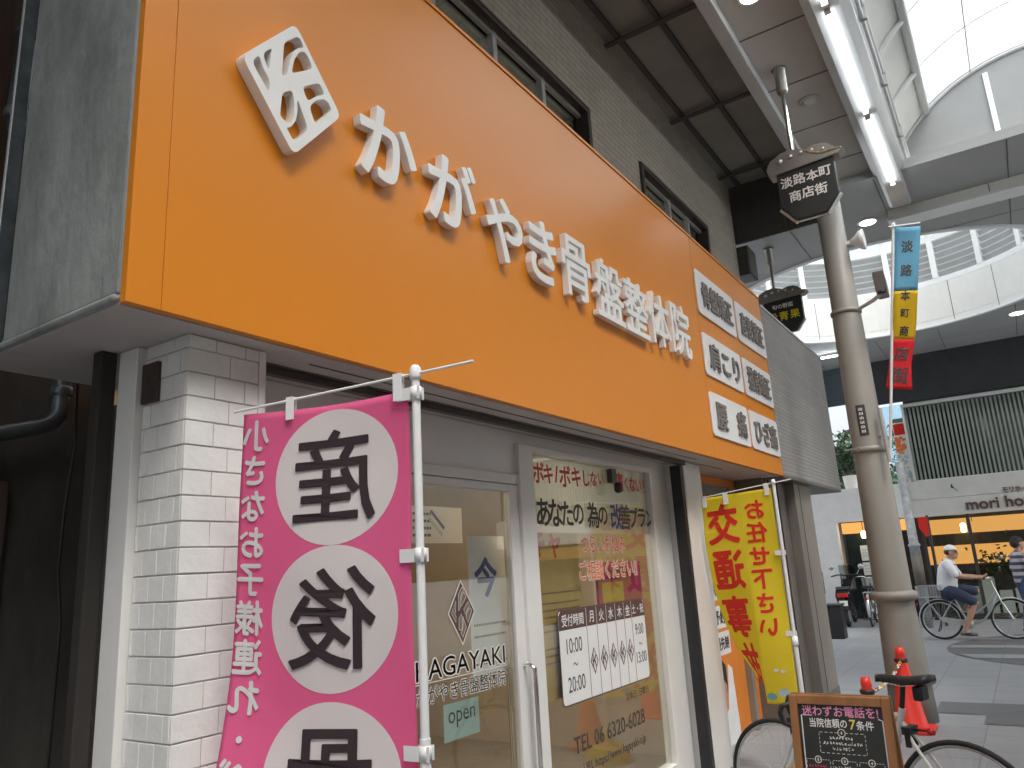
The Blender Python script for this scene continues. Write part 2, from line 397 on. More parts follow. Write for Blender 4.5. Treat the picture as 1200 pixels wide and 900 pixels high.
def scaled(P, a, b): return [(u * a, v * b) for u, v in P]

# ------------------------------------------------------------------ ground
m_pave = MBRICK('light_paving', (.295, .31, .322), (.265, .28, .294), (.195, .205, .215), .6, .6, 'xy', .006, .6, .25, 0.5, .12)
m_pavedk = M('dark_paving', (.13, .135, .14), .6, var=.12, scale=3)
g = MB(); g.add([(-90, -120, 0), (200, -120, 0), (200, 120, 0), (-90, 120, 0)], [(0, 1, 2, 3)], m_pave)
struct(g.build('pavement'), 'light grey paved ground of the shopping street', 'pavement')
g = MB(); N = 64
g.add([(14.7 + 2.6 * math.cos(2 * math.pi * i / N), -1.2 + 2.6 * math.sin(2 * math.pi * i / N), .004) for i in range(N)], [tuple(range(N))], m_pavedk)
for x0, x1 in ((13.3, 13.75), (14.6, 14.95), (15.8, 16.05)):
    h = lambda x: math.sqrt(max(0, 2.55 ** 2 - (x - 14.7) ** 2))
    g.add([(x0, -1.2 - h(x0), .008), (x1, -1.2 - h(x1), .008), (x1, -1.2 + h(x1), .008), (x0, -1.2 + h(x0), .008)], [(0, 1, 2, 3)], m_pave)
struct(g.build('paving_disc'), 'dark paving disc with pale stripes set in the pavement', 'paving')
g = MB()
g.add([(9.0, -4, .004), (9.65, -4, .004), (9.65, 1.07, .004), (9.0, 1.07, .004)], [(0, 1, 2, 3)], m_pavedk)
g.add([(8.55, -4, .0045), (8.998, -4, .0045), (8.998, .63, .0045), (8.55, .63, .0045)], [(0, 1, 2, 3)], m_pavedk)
struct(g.build('paving_band'), 'dark paving band across the street near the cones', 'paving')

# ------------------------------------------------------------------ shop building
shop = thing('shop_building', 'clinic shop with white brick pillar, glass front and beige tiled upper storey', 'building', (1.4, 2.4, 0))
b = MB()
b.box(-14, 9.45, 2.5, 2.8, 4.0, 4.42, m_tile)
wins = [(-.9, 5.30, 4.42, 5.42), (6.36, 8.25, 4.42, 5.40)]
b.box(-14, -.9, 2.5, 2.8, 4.42, 5.42, m_tile); b.box(5.30, 6.36, 2.5, 2.8, 4.42, 5.42, m_tile); b.box(8.25, 9.45, 2.5, 2.8, 4.42, 5.42, m_tile)
b.box(-14, 9.45, 2.5, 2.8, 5.42, 6.5, m_tile)
b.box(9.3, 9.45, 2.8, 9, 4.0, 6.5, m_tile)
b.build('upper_wall', shop)
for (x0, x1, z0, z1), mull in zip(wins, ([.2, 1.3, 2.4, 3.25, 3.95, 4.62], [7.2, 7.75])):
    f = MB(); t = .055
    f.box(x0, x1, 2.47, 2.62, z1 - t, z1, m_bronze); f.box(x0, x1, 2.47, 2.62, z0, z0 + t, m_bronze)
    f.box(x0, x0 + t, 2.47, 2.62, z0 + t, z1 - t, m_bronze); f.box(x1 - t, x1, 2.47, 2.62, z0 + t, z1 - t, m_bronze)
    wo = f.build('window', shop, bevel=.004)
    f = MB()
    for mx in mull: f.box(mx - .025, mx + .025, 2.535, 2.585, z0 + t, z1 - t, m_alu)
    f.box(x0 + t, x1 - t, 2.54, 2.575, z1 - t - .03, z1 - t, m_alu)
    f.build('sash', wo)
    f = MB(); f.box(x0 + t, x1 - t, 2.588, 2.594, z0 + t, z1 - t, m_glassdk); f.build('pane', wo)
    f = MB(); f.box(x0 + t, x1 - t, 2.70, 2.72, z0 + t, z1 - t, m_mint); f.build('curtain', wo)
b = MB(); b.box(9.45, 9.8, 2.35, 2.55, 5.15, 5.55, m_bronze); b.build('vent_hood', shop, bevel=.02)
# concrete end of the canopy block
b = MB(); b.box(1.10, 1.35, 2.03, 2.73, 2.43, 4.9, m_concrete); b.box(1.085, 1.36, 2.03, 2.75, 2.405, 2.43, m_concrete)
b.build('concrete_end', shop, bevel=.01)
b = MB(); b.tube([(1.07, 2.745, 2.42), (1.07, 2.745, 5.6)], .014, m_alu); b.box(1.06, 1.1, 2.73, 2.76, 2.41, 5.6, m_pipe); b.build('corner_trim', shop)
b = MB(); b.box(1.105, 8.18, 2.035, 2.74, 2.40, 2.43, m_soffit)
b.box(1.9, 6.0, 2.13, 2.137, 2.396, 2.3995, m_joint); b.box(1.75, 6.9, 2.222, 2.228, 2.396, 2.3995, m_joint)
b.build('soffit', shop)
# pillar
b = MB(); b.box(1.394, 1.654, 2.126, 2.36, 0, 2.398, m_mortar); b.build('brick_pillar', shop)
b = MB(); rh = .0785; z = .0; k = 0
while z < 2.38:
    z1 = min(z + rh - .005, 2.397); zz = z
    j = .0012 * random.random()
    if k % 2: cuts = [1.388, 1.545, 1.66]
    else: cuts = [1.388, 1.49, 1.605, 1.66]
    for a, c in zip(cuts, cuts[1:]):
        jj = random.random() * .0018
        b.box(a if a > 1.389 else 1.388, c - .0028, 2.120 - jj, 2.128, zz, z1, m_whitebrick)
    cy_ = [2.1285, 2.16, 2.235, 2.312, 2.36] if k % 2 else [2.1285, 2.195, 2.272, 2.345, 2.36]
    for a, c in zip(cy_, cy_[1:]):
        jj = random.random() * .0018
        b.box(1.388 - jj, 1.396, a, c - .003, zz, z1, m_whitebrick)
    z += rh; k += 1
b.build('brick_facing', shop, bevel=.0016)
b = MB(); b.box(1.36, 1.41, 2.362, 2.47, 0, 2.398, m_white); b.box(1.66, 1.69, 2.118, 2.4, 0, 2.398, m_white); b.build('pillar_trim', shop, bevel=.003)
b = MB(); b.box(1.372, 1.387, 2.262, 2.35, 2.199, 2.333, m_brown); b.box(1.369, 1.373, 2.30, 2.315, 2.26, 2.28, m_bronze); b.build('box_cover', shop, bevel=.004)
b = MB(); b.box(1.30, 1.356, 2.475, 2.53, 0, 2.398, m_alleypost); b.build('corner_post', shop, bevel=.006)
# shop front
b = MB(); b.box(1.69, 3.80, 2.42, 2.5, 2.14, 2.398, m_white); b.box(3.80, 6.0, 2.42, 2.5, 2.325, 2.398, m_white)
b.box(5.66, 6.0, 2.42, 2.5, 0, 2.325, m_white); b.build('front_header', shop, bevel=.003)
b = MB(); b.box(1.73, 6.02, 2.24, 2.275, 2.366, 2.398, m_brown); b.build('shutter_track', shop)
b = MB(); b.box(5.965, 6.02, 2.27, 2.36, 0, 2.366, m_black); b.build('shutter_guide', shop)
b = MB(); b.box(6.02, 6.41, 2.26, 2.5, 0, 2.398, m_white); b.build('end_pillar', shop, bevel=.006)
b = MB(); b.box(6.41, 6.44, 2.27, 2.3, 1.33, 1.42, m_brown); b.build('hinge', shop)
b = MB()   # door frame with mullions
b.box(1.69, 3.72, 2.40, 2.47, 2.085, 2.14, m_white); b.box(3.715, 3.865, 2.385, 2.48, 0, 2.325, m_white)
b.box(2.54, 2.62, 2.39, 2.47, 0, 2.085, m_white); b.box(1.69, 1.76, 2.4, 2.47, 0, 2.085, m_white)
b.box(3.865, 5.66, 2.39, 2.48, 2.29, 2.325, m_white); b.box(5.605, 5.66, 2.39, 2.48, 0, 2.29, m_white); b.box(3.865, 5.605, 2.39, 2.48, 0, .18, m_white)
fr = b.build('front_frame', shop, bevel=.003)
b = MB(); b.box(3.865, 5.605, 2.43, 2.436, .18, 2.29, m_glass); b.build('window_glass', shop)
b = MB(); b.box(1.76, 2.54, 2.43, 2.436, .05, 2.085, m_glass); b.build('sidelight_glass', shop)
b = MB(); b.box(2.625, 2.715, 2.405, 2.445, .02, 2.08, m_white); b.box(3.618, 3.712, 2.405, 2.445, .02, 2.08, m_white)
b.box(2.715, 3.618, 2.405, 2.445, 2.04, 2.08, m_white); b.box(2.715, 3.618, 2.405, 2.445, .02, .16, m_white)
door = b.build('door', shop, bevel=.003)
b = MB(); b.box(2.715, 3.618, 2.422, 2.428, .16, 2.04, m_glass); b.build('door_glass', door)
for yy in (2.335, 2.505):
    b = MB(); y0 = 2.405 if yy < 2.4 else 2.445
    b.tube([(3.67, y0, 1.10), (3.67, (y0 + yy) / 2, 1.105), (3.67, yy, 1.08), (3.67, yy, 1.02), (3.67, yy, .35), (3.67, (y0 + yy) / 2, .32), (3.67, y0, .32)], .013, m_chrome)
    b.build('handle', door)
# lettering on the door glass
b = MB(); f = faceY(3.155, 1.413, 2.4215)
b.prism(scaled(LOGO_OUT, .112, .158), f, 0, .0006, m_paper)
b.prism(scaled(LOGO_OUT, .102, .146), f, .0008, .0012, m_inkbr)
for h in LOGO_HOLES: b.prism(scaled(h, .098, .140), f, .0014, .0018, m_emblem); b.ribbon(scaled(h, .098, .140), .003, f, .002, .0024, m_paper, True)
for s_, wd, zc, ht, sx, off in (('KAGAYAKI', .72, 1.175, .125, .80, .006), ('かがやき骨盤整体院', .72, 1.062, .085, .90, .004)):
    V, _ = glyphs(s_, off); wid = max(v[0] for v in V) * 2
    k = wd / wid / ht
    f = faceY(3.155, zc, 2.4215)
    b.txt(s_, ht, f, 0, .0006, m_paper, off + .05, k); b.txt(s_, ht, f, .0016, .0016, m_inkbr, off, k)
f = faceY(3.155, 1.118, 2.4215); b.ribbon([(-.37, 0), (.37, 0)], .004, f, .001, .0015, m_paper)
b.build('door_lettering', door)
b = MB(); f = faceY(3.14, .925, 2.432); b.prism([(-.14, -.09), (.14, -.09), (.14, .075), (-.14, .075)], f, -.004, 0, m_teal); b.txt('open', .11, f, .0005, .001, m_inkdk, 0., 1.); b.build('open_card', door)
# lettering on the window
fw_ = lambda x, z: faceY(x, z, 2.4295)
b = MB(); b.prism([(-.875, -.235), (.86, -.235), (.86, .235), (-.875, .235)], faceY(4.745, 2.05, 2.441), 0, .001, MCLOTH('banner_paper', (.86, .85, .82), .5))
for i, (c, x, z_, s_, mm) in enumerate([('ボ', 3.97, 2.175, .13, m_inkred), ('キ', 4.09, 2.175, .12, m_inkred), ('/', 4.19, 2.18, .13, m_inkred), ('ボ', 4.30, 2.175, .14, m_inkred), ('キ', 4.45, 2.18, .13, m_inkred), ('し', 4.59, 2.18, .11, m_inkred), ('な', 4.70, 2.185, .10, m_inkred), ('い', 4.81, 2.19, .09, m_inkred),
        ('痛', 5.10, 2.19, .13, m_inkred), ('く', 5.22, 2.185, .10, m_inkred), ('な', 5.33, 2.185, .11, m_inkred), ('い', 5.44, 2.18, .11, m_inkred), ('!', 5.53, 2.18, .13, m_inkred)]):
    b.txt(c, s_ * 1.12, fw_(x, z_), .012, .0125, mm, .024, 1.)
x = 4.0
for c, s_, mm in [('あ', .17, m_inkdk), ('な', .17, m_inkdk), ('た', .16, m_inkdk), ('の', .15, m_inkdk), (' ', .05, m_inkdk), ('為', .16, m_inkdk), ('の', .14, m_inkdk), (' ', .05, m_inkdk), ('改', .17, m_inkblue), ('善', .17, m_inkbr), ('プ', .15, m_inkdk), ('ラ', .15, m_inkdk), ('ン', .14, m_inkdk)]:
    if c != ' ': b.txt(c, s_ * 1.12, fw_(x, 1.935), .012, .0125, mm, .022, 1.)
    x += .147 if c != ' ' else .06
b.build('paper_banner', shop)
b = MB()
for s_, x0, z_, wd in (('つらいお悩み', 4.80, 1.745, .66), ('ご相談ください!!', 4.86, 1.575, .88)):
    V, _ = glyphs(s_, .02); k = wd / (max(v[0] for v in V) * 2) / .13
    b.txt(s_, .13, fw_(x0, z_), 0, .0006, m_paper, .06, k); b.txt(s_, .13, fw_(x0, z_), .0012, .0017, m_inkor, .012, k)
b.build('window_slogan', shop)
b = MB(); f = fw_(4.727, 1.078)
b.prism(rrect(.627, .275, .035), f, 0, .0012, m_inkbr); b.prism(rrect(.619, .267, .03), f, .0016, .0024, m_plate)
b.prism([(-.619, .155), (.619, .155), (.619, .24), (.59, .267), (-.59, .267), (-.619, .24)], f, .0028, .0032, m_inkbr)
cols = [-.27, -.13, .01, .145, .28, .40]
for c in cols: b.ribbon([(c, -.267), (c, .155)], .005, f, .0028, .0033, m_inkbr); b.ribbon([(c, .155), (c, .267)], .004, f, .0036, .0040, m_plate)
for s_, u, sz in (('受付時間', -.445, .075), ('月', -.2, .08), ('火', -.06, .08), ('水', .078, .08), ('木', .213, .08), ('金', .34, .08), ('土・祝', .51, .07)):
    b.txt(s_, sz, lambda uu, v, w, u=u: f(u + uu, .209 + v, w), .0036, .004, m_plate, .01, .95)
for s_, u, v, sz in (('10:00', -.445, .06, .125), ('〜', -.445, -.05, .08), ('20:00', -.445, -.16, .125), ('9:00', .51, .07, .105), ('〜', .51, -.03, .07), ('13:00', .51, -.12, .105)):
    b.txt(s_, sz, lambda uu, vv, w, u=u, v=v: f(u + uu, v + vv, w), .0028, .0034, m_inkdk, 0., .78)
for u in (-.2, -.06, .078, .213, .34):
    q = lambda uu, vv, w, u=u: f(u + uu, -.06 + vv, w)
    b.prism(scaled(LOGO_OUT, .052, .082), q, .0028, .0032, m_inkbr)
    for h in LOGO_HOLES: b.prism(scaled(h, .047, .075), q, .0034, .0038, m_plate)
b.build('hours_panel', shop)
b = MB()
b.txt('定休日 : 日曜日', .055, fw_(5.12, .735), 0, .001, m_inkbr, .005, 1.)
V, _ = glyphs('TEL 06 6320-6028', .01); b.txt('TEL 06 6320-6028', .13, fw_(4.70, .578), 0, .001, m_inkdk, .01, 1.0 / (max(v[0] for v in V) * 2) / .13)
b.txt('URL https://www.kagayaki-s.jp', .075, fw_(4.74, .43), 0, .001, m_inkdk, .004, .98)
b.build('window_contact', shop)
b = MB(); b.box(4.925, 5.0, 2.385, 2.425, 2.17, 2.27, m_bronze); b.lathe([(.012, 0), (.028, -.01), (.03, -.06), (.012, -.075)], (4.96, 2.36, 2.17), m_bronze, 10); b.build('window_sensor', shop)
# interior
b = MB(); b.box(1.80, 8.15, 2.55, 6.2, .002, .02, m_floorin); b.box(1.80, 8.15, 2.5, 6.2, 2.5, 2.56, m_warmwall)
b.box(1.76, 1.80, 2.55, 6.2, 0, 2.398, m_warmwall); b.box(1.757, 1.76, 2.55, 3.29, 0, 2.398, m_alley); b.box(1.80, 8.15, 6.2, 6.3, 0, 2.5, m_warmwall); b.box(6.45, 6.5, 2.52, 6.2, 0, 2.5, m_warmwall)
b.build('interior_walls', shop)
b = MB(); b.box(2.9, 3.65, 4.2, 4.25, .02, 2.0, m_woodpart); b.box(3.75, 3.95, 4.0, 4.4, .02, 1.95, m_darkcab); b.box(2.2, 2.8, 4.6, 5.2, .02, .95, m_woodpart); b.build('interior_partition', shop)
# orange poster wall to the right of the end pillar
b = MB(); b.box(6.41, 6.60, 2.46, 2.56, 0, 2.398, m_white); b.box(6.60, 8.15, 2.50, 2.56, 0, 2.398, m_orange_dk); b.box(7.72, 7.80, 2.44, 2.5, 0, 2.3, m_greycol); b.box(8.09, 8.15, 2.2, 2.5, 0, 2.398, m_greydk); b.box(6.6, 7.72, 2.46, 2.5, 2.2, 2.3, m_greydk)
b.build('side_entrance', shop)

# --- interior lamps, posters
def downlight(loc, mat, r, label, group, ring=m_white):
    o = thing('ceiling_downlight', label, 'downlight', loc, 0, group)
    q = MB(); x, y, z = loc; q.lathe([(r * 1.25, 0), (r * 1.25, -.008), (r, -.010)], loc, ring, 20); q.build('ring', o)
    q = MB(); q.lathe([(r * .96, -.0105), (r * .5, -.0125)], loc, mat, 20); q.build('lens', o)
    return o
for x, y, t in ((3.05, 3.2, 'above the glass door, nearer the pillar'), (3.75, 3.5, 'above the glass door, nearer the window'), (5.0, 3.4, 'behind the hours panel window'), (2.2, 4.4, 'deep inside behind the sidelight'), (4.3, 2.95, 'added just behind the hand lettered paper to light it')):  # the lamp behind the paper is unseen, added to brighten the sheet
    downlight((x, y, 2.498), m_inlamp, .075, 'warm lit downlight inside the clinic ' + t, 'clinic interior downlights')
def poster(x0, x1, z0, z1, y, mat, label, deco):
    o = thing('poster', label, 'poster', ((x0 + x1) / 2, y, z0))
    q = MB(); q.box(x0, x1, y, y + .003, z0, z1, mat); q.build('sheet', o)
    q = MB(); deco(q, faceY((x0 + x1) / 2, (z0 + z1) / 2, y - .0006)); q.build('print', o)
    return o
def lines(q, f, u0, u1, vs_, h, mat):
    for v in vs_:
        u = u0
        while u < u1:
            l_ = random.uniform(.5, 1.6) * h * 1.4; q.prism([(u, v - h / 2), (min(u + l_, u1), v - h / 2), (min(u + l_, u1), v + h / 2), (u, v + h / 2)], f, 0, .0005, mat); u += l_ + h * .5
def d1(q, f):
    q.txt('キャ', .2, lambda u, v, w: f(-.12 + u, .42 + v, w), 0, .0006, m_inkred, .03)
    lines(q, f, -.2, .25, [.12, .06, .02, -.02, -.06, -.10, -.2, -.24, -.28], .010, m_fine)
poster(3.92, 4.5, .85, 1.82, 2.47, m_posteryel, 'orange tinted poster with red lettering inside the window, left of the slogan', d1)
def d2(q, f):
    q.prism([(-.28, -.1), (.05, -.1), (.05, .2), (-.28, .2)], f, 0, .0005, m_posteryel); lines(q, f, -.25, .25, [-.17, -.22, -.27], .02, m_paper)
poster(4.72, 5.45, .95, 1.62, 2.475, m_posterpur, 'magenta and yellow poster behind the orange slogan in the window', d2)
def d3(q, f):
    q.txt('今', .22, lambda u, v, w: f(-.02 + u, .15 + v, w), 0, .0006, m_inkblue, .03); lines(q, f, -.15, .15, [-.1, -.16, -.3, -.36], .011, m_fine)
poster(3.4, 3.75, 1.05, 1.8, 2.55, m_paper, 'pale poster with one dark blue character inside the glass door', d3)
def d4(q, f):
    for u in (-.5, -.25, 0, .3): lines(q, f, u - .08, u + .08, [.06, .02, -.02, -.06], .015, random.choice([m_inkred, m_inkblue, m_inkor])); 
    q.ribbon([(.38, .08), (.5, -.02)], .02, f, 0, .0006, m_inkblue); q.ribbon([(.36, .04), (.48, -.06)], .02, f, 0, .0006, m_teal)
poster(2.4, 3.75, 1.78, 1.99, 2.85, m_paper, 'long notice strip with small coloured prints hung high inside the door', d4)
def d5(q, f): lines(q, f, -.2, .2, [.25, .2, .1, .05, 0], .02, m_inkbr)
poster(2.05, 2.52, .9, 1.7, 2.6, m_paper, 'white notice sheet inside the sidelight beside the pink banner', d5)
def d6(q, f):
    for v, t, s_ in ((.53, '完全', .13), (.28, '予約', .13), (.05, '優先制', .115)):
        q.prism([(-.30, v - .10), (.30, v - .10), (.30, v + .10), (-.30, v + .10)], f, 0, .001, m_paper); q.txt(t, s_, lambda u, vv, w, v=v: f(.09 + u, v + vv, w), .002, .003, m_inkdk, .03)
    q.prism([(-.10, -.45), (-.16, -.25), (-.12, -.12), (.02, -.09), (.10, -.14), (.10, -.3), (.04, -.45)], f, 0, .001, m_hair)
    q.prism([(-.10, -.3), (-.02, -.24), (.07, -.3), (.05, -.46), (-.02, -.52), (-.1, -.44)], f, .002, .003, m_skin)
    q.prism([(-.14, -1.0), (-.06, -.55), (.06, -.5), (.16, -.14), (.26, -.18), (.30, -.6), (.32, -1.0)], f, .001, .002, m_tee)
    q.prism(rrect(.09, .12, .06), lambda u, v, w: f(-.30 + u, -.18 + v, w), .002, .003, m_paper)
    q.txt('腰', .09, lambda u, v, w: f(-.30 + u, -.15 + v, w), .004, .005, m_inkdk, .02)
poster(6.66, 7.40, .1, 1.5, 2.485, m_orange_dk, 'orange poster of a person in a white shirt beside the end pillar', d6)

# ------------------------------------------------------------------ orange fascia sign
sign = thing('shop_sign', 'long orange fascia sign with white raised letters and a diamond logo', 'sign', (4.6, 2.0, 2.4))
b = MB(); b.box(1.215, 6.062, 2.0, 2.03, 2.402, 4.35, m_orange); b.box(1.105, 1.2125, 2.0, 2.03, 2.402, 4.35, m_orange); b.box(6.066, 8.185, 2.0, 2.03, 2.402, 4.35, m_orange)
b.box(1.106, 8.184, 2.004, 2.029, 2.403, 4.35, m_orange); b.build('panel', sign, bevel=.0015)
b = MB(); b.box(1.105, 8.185, 1.992, 2.5, 4.351, 4.372, m_orange); b.build('top_trim', sign, bevel=.002)
fs = faceY(1.658, 3.375, 1.998)
plate_with_holes('logo', fillet(scaled(LOGO_OUT, .232, .276), .035), [fillet(scaled(h, .220, .262), .022) for h in LOGO_HOLES], fs, .0, .045, m_letter, sign)
for c, x, z, s_ in (('か', 2.175, 3.372, .40), ('が', 2.615, 3.35, .41), ('や', 3.045, 3.305, .40), ('き', 3.425, 3.315, .42), ('骨', 3.815, 3.335, .43), ('盤', 4.255, 3.315, .44), ('整', 4.665, 3.31, .43), ('体', 5.07, 3.325, .43), ('院', 5.50, 3.35, .45)):
    b = MB(); b.txt(c, s_, faceY(x, z, 1.998), 0, .040, m_letter, .020 if c in 'かがやき' else .012, .95); b.build('letter', sign)
for i, (s_, x0, x1, z0, z1) in enumerate([('骨盤矯正', 6.05, 7.10, 3.66, 4.03), ('産後矯正', 7.24, 8.12, 3.65, 4.13), ('肩こり', 6.03, 7.07, 3.12, 3.47), ('猫背矯正', 7.22, 8.12, 3.15, 3.56), ('腰　痛', 6.05, 7.08, 2.60, 2.96), ('ひざ痛', 7.23, 8.12, 2.62, 2.93)]):
    z0, z1 = ((3.655, 4.065), (3.11, 3.485), (2.59, 2.965))[i // 2]; x0, x1 = ((6.075, 7.115), (7.175, 8.15))[i % 2]
    b = MB(); f = faceY((x0 + x1) / 2, (z0 + z1) / 2, 1.998)
    b.prism(rrect((x1 - x0) / 2, (z1 - z0) / 2, .04), f, 0, .012, m_plate); p = b.build('plate', sign, bevel=.002)
    b = MB(); V, _ = glyphs(s_, .035); wd = max(v[0] for v in V) * 2
    b.txt(s_, .25, f, .013, .026, m_platetxt, .022, (x1 - x0) * .80 / wd / .25); b.build('lettering', p)

# ------------------------------------------------------------------ neighbouring building beyond the sign
nb = thing('neighbour_building', 'low grey shop with pale ribbed fascia and brown shutter pillars', 'building', (9.5, 2.1, 0))
b = MB(); b.box(8.195, 11.2, 2.0, 2.5, 2.42, 4.27, m_siding); b.build('fascia', nb)
b = MB(); b.box(8.195, 11.2, 2.0, 6, 2.39, 2.418, m_greydk); b.box(8.195, 11.22, 1.99, 2.5, 4.272, 4.30, m_grey); b.build('soffit', nb)
b = MB(); b.box(8.2, 8.98, 2.20, 2.35, 0, 2.388, m_greydk); b.box(8.28, 8.30, 2.19, 2.2, 0, 2.388, m_bronze); b.box(8.62, 8.635, 2.19, 2.2, 0, 2.388, m_bronze); b.build('shutter', nb)
b = MB(); b.box(8.985, 9.76, 2.1, 2.6, 0, 2.388, m_greycol); b.box(9.2, 9.208, 2.094, 2.1, 0, 2.388, m_greydk); b.box(8.98, 9.768, 2.092, 2.1, 0, .12, m_greydk); b.build('pillar', nb, bevel=.006)
b = MB(); b.box(9.76, 9.82, 2.6, 9, 0, 2.388, m_greycol); b.build('side_wall', nb)
bx = thing('letter_box', 'small black letter box on the grey brown pillar edge', 'letter box', (9.79, 2.2, 1.1))
b = MB(); b.box(9.762, 9.90, 2.12, 2.3, 1.12, 1.38, m_black); b.build('case', bx, bevel=.01); b = MB(); b.box(9.80, 9.86, 2.115, 2.12, 1.30, 1.32, m_greycol); b.build('slot', bx)

# ------------------------------------------------------------------ alley on the left
al = thing('alley_wall', 'dark stained wall of the house in the alley left of the shop', 'wall', (0, 3.3, 0))
b = MB(); b.box(-8, 1.755, 3.3, 3.5, 0, 8, m_alley); b.build('rendered_wall', al)
b = MB()
for i in range(26): x = -5 + i * .24; b.box(x, x + .225, 3.262 + .006 * (i % 2), 3.3, 2.95, 8, m_alley2)
b.build('upper_cladding', al)
b = MB()
for i in range(14): x = -1.90 + i * .236; b.box(x, x + .23, 3.262 + .008 * (i % 3), 3.3, 0, 2.05, m_alley2)
b.build('lower_boards', al)
b = MB(); b.box(1.1, 1.755, 2.742, 2.96, 2.402, 2.45, m_soffit); b.build('eave_board', al)
def pipe(pts, r, label, collars):
    o = thing('drain_pipe', label, 'pipe', pts[0]); q = MB(); q.tube(pts, r, m_pipe, 14); q.build('tube', o)
    q = MB()
    for c, ax in collars: q.lathe([(r * 1.22, -.02), (r * 1.28, 0), (r * 1.22, .02)], c, m_pipe, 16, ax)
    q.build('collar', o); return o
pipe([(1.53, 3.2, 2.9), (1.53, 3.2, 2.38), (1.525, 3.2, 2.32), (1.50, 3.2, 2.285), (1.46, 3.2, 2.265), (1.0, 3.2, 2.12), (.2, 3.2, 1.95)], .032, 'dark drain pipe bending level under the concrete canopy', [((1.53, 3.2, 2.42), 'z'), ((1.0, 3.2, 2.12), 'x')])
pipe([(1.30, 2.98, 3.86), (1.22, 2.98, 3.86), (1.185, 2.98, 3.84), (1.175, 2.98, 3.80), (1.165, 2.98, 3.42), (1.17, 2.98, 3.38), (1.20, 2.98, 3.36), (1.30, 2.98, 3.35)], .034, 'short dark elbow pipe high beside the concrete end', [((1.175, 2.98, 3.79), 'z'), ((1.166, 2.98, 3.43), 'z')])
o = thing('hanging_cable', 'thin black cable hanging down the alley wall', 'cable', (1.60, 3.05, 0))
b = MB(); b.tube([(1.60, 3.22, 2.6), (1.605, 3.21, 2.2), (1.58, 3.2, 1.95), (1.585, 3.22, 1.7), (1.61, 3.22, 1.5), (1.60, 3.22, .0)], .006, m_black, 6); b.build('cable', o)

# ------------------------------------------------------------------ arcade roof
roof = thing('arcade_roof', 'arcade roof with dark eaves, pale ceiling and a glazed barrel vault', 'arcade roof', (0, -1.15, 6))
X0, X1, YC = -13., 10.95, -1.15
for sgn in (1, -1):
    S = lambda y: YC + sgn * (y - YC)
    def bx2(q, x0, x1, ya, yb, z0, z1, mat): a, c = sorted((S(ya), S(yb))); q.box(x0, x1, a, c, z0, z1, mat)
    b = MB(); bx2(b, X0, 9.5, 1.48, 2.5, 6.42, 6.46, m_darkroof); b.build('eave_panel', roof)
    b = MB()
    for y in (2.36, 1.95): bx2(b, X0, 9.5, y - .022, y + .022, 6.375, 6.419, m_darkrib)
    x = -12.0
    while x < 9.4: bx2(b, x - .03, x + .03, 1.48, 2.498, 6.36, 6.3745, m_darkrib); x += 1.62
    b.build('eave_rib', roof)
    b = MB(); bx2(b, X0, X1, 1.36, 1.48, 6.0, 6.46, m_grey); b.build('edge_beam', roof, bevel=.008)
    b = MB(); bx2(b, X0, X1, .76, 1.36, 6.10, 6.14, m_ceil); b.build('ceiling_panel', roof)
    b = MB(); x = 9.007
    while x > X0: bx2(b, x - .006, x + .006, .76, 1.36, 6.094, 6.0995, m_joint); x -= .94
    b.build('ceiling_joint', roof)
    # trough carrying the lamps: sloped sides, flat bottom
    b = MB(); prof = [(.80, 6.14), (.78, 6.03), (.70, 5.97), (.50, 5.97), (.43, 6.06), (.42, 6.30), (.80, 6.30)]
    P = [(X, S(y), z) for X in (X0, 10.6) for y, z in prof]; n = len(prof)
    b.add(P, [(i, (i + 1) % n, n + (i + 1) % n, n + i) for i in range(n)] + [tuple(range(n)), tuple(range(n, 2 * n))], m_alu)
    b.build('lamp_trough', roof)
    b = MB(); b.tube([(X0, S(.40), 6.20), (10.9, S(.40), 6.20)], .018, m_alu, 8); b.tube([(X0, S(.38), 6.32), (10.9, S(.38), 6.32)], .014, m_alu, 8)
    x = -12.5
    while x < 10.8: bx2(b, x - .02, x + .02, .36, .42, 6.18, 6.34, m_grey); x += 1.2
    b.build('cable_rail', roof)
VR, VZ = 2.0, 5.83
def arc(a0, a1, r, n=14): return [(YC + r * math.cos(R(a0 + (a1 - a0) * i / n)), VZ + r * math.sin(R(a0 + (a1 - a0) * i / n))) for i in range(n + 1)]
for a0, a1 in ((9, 50), (130, 171)):
    b = MB(); o_ = arc(a0, a1, VR + .05); i_ = arc(a0, a1, VR); n = len(o_)
    P = [(X, y, z) for X in (X0, X1) for y, z in i_ + o_[::-1]]
    b.add(P, [(i, (i + 1) % (2 * n), 2 * n + (i + 1) % (2 * n), 2 * n + i) for i in range(2 * n)], m_cream, True); b.build('vault_panel', roof)
b = MB(); i_ = arc(50, 130, VR + .03, 20)
b.add([(X, y, z) for X in (X0, X1) for y, z in i_], [(i, i + 1, 22 + i, 21 + i) for i in range(20)], m_roofglass, True); b.build('vault_glazing', roof)
b = MB(); x = -12.4
while x < 10.8:
    for a0, a1 in ((9, 50), (130, 171)): b.tube([(x, y, z) for y, z in arc(a0, a1, VR - .02, 10)], .04, m_steelw, 8)
    b.tube([(x, y, z) for y, z in arc(50, 130, VR - .01, 14)], .010, m_steelw, 6); x += 1.17; b.build('vault_rib', roof); b = MB()
b = MB()
for a in (50, 130): y, z = arc(a, a + 1, VR - .02)[0]; b.tube([(X0, y, z), (X1, y, z)], .05, m_grey, 8)
for a in (70, 110): y, z = arc(a, a + 1, VR - .01)[0]; b.tube([(X0, y, z), (X1, y, z)], .008, m_grey, 6)
b.build('purlin', roof)
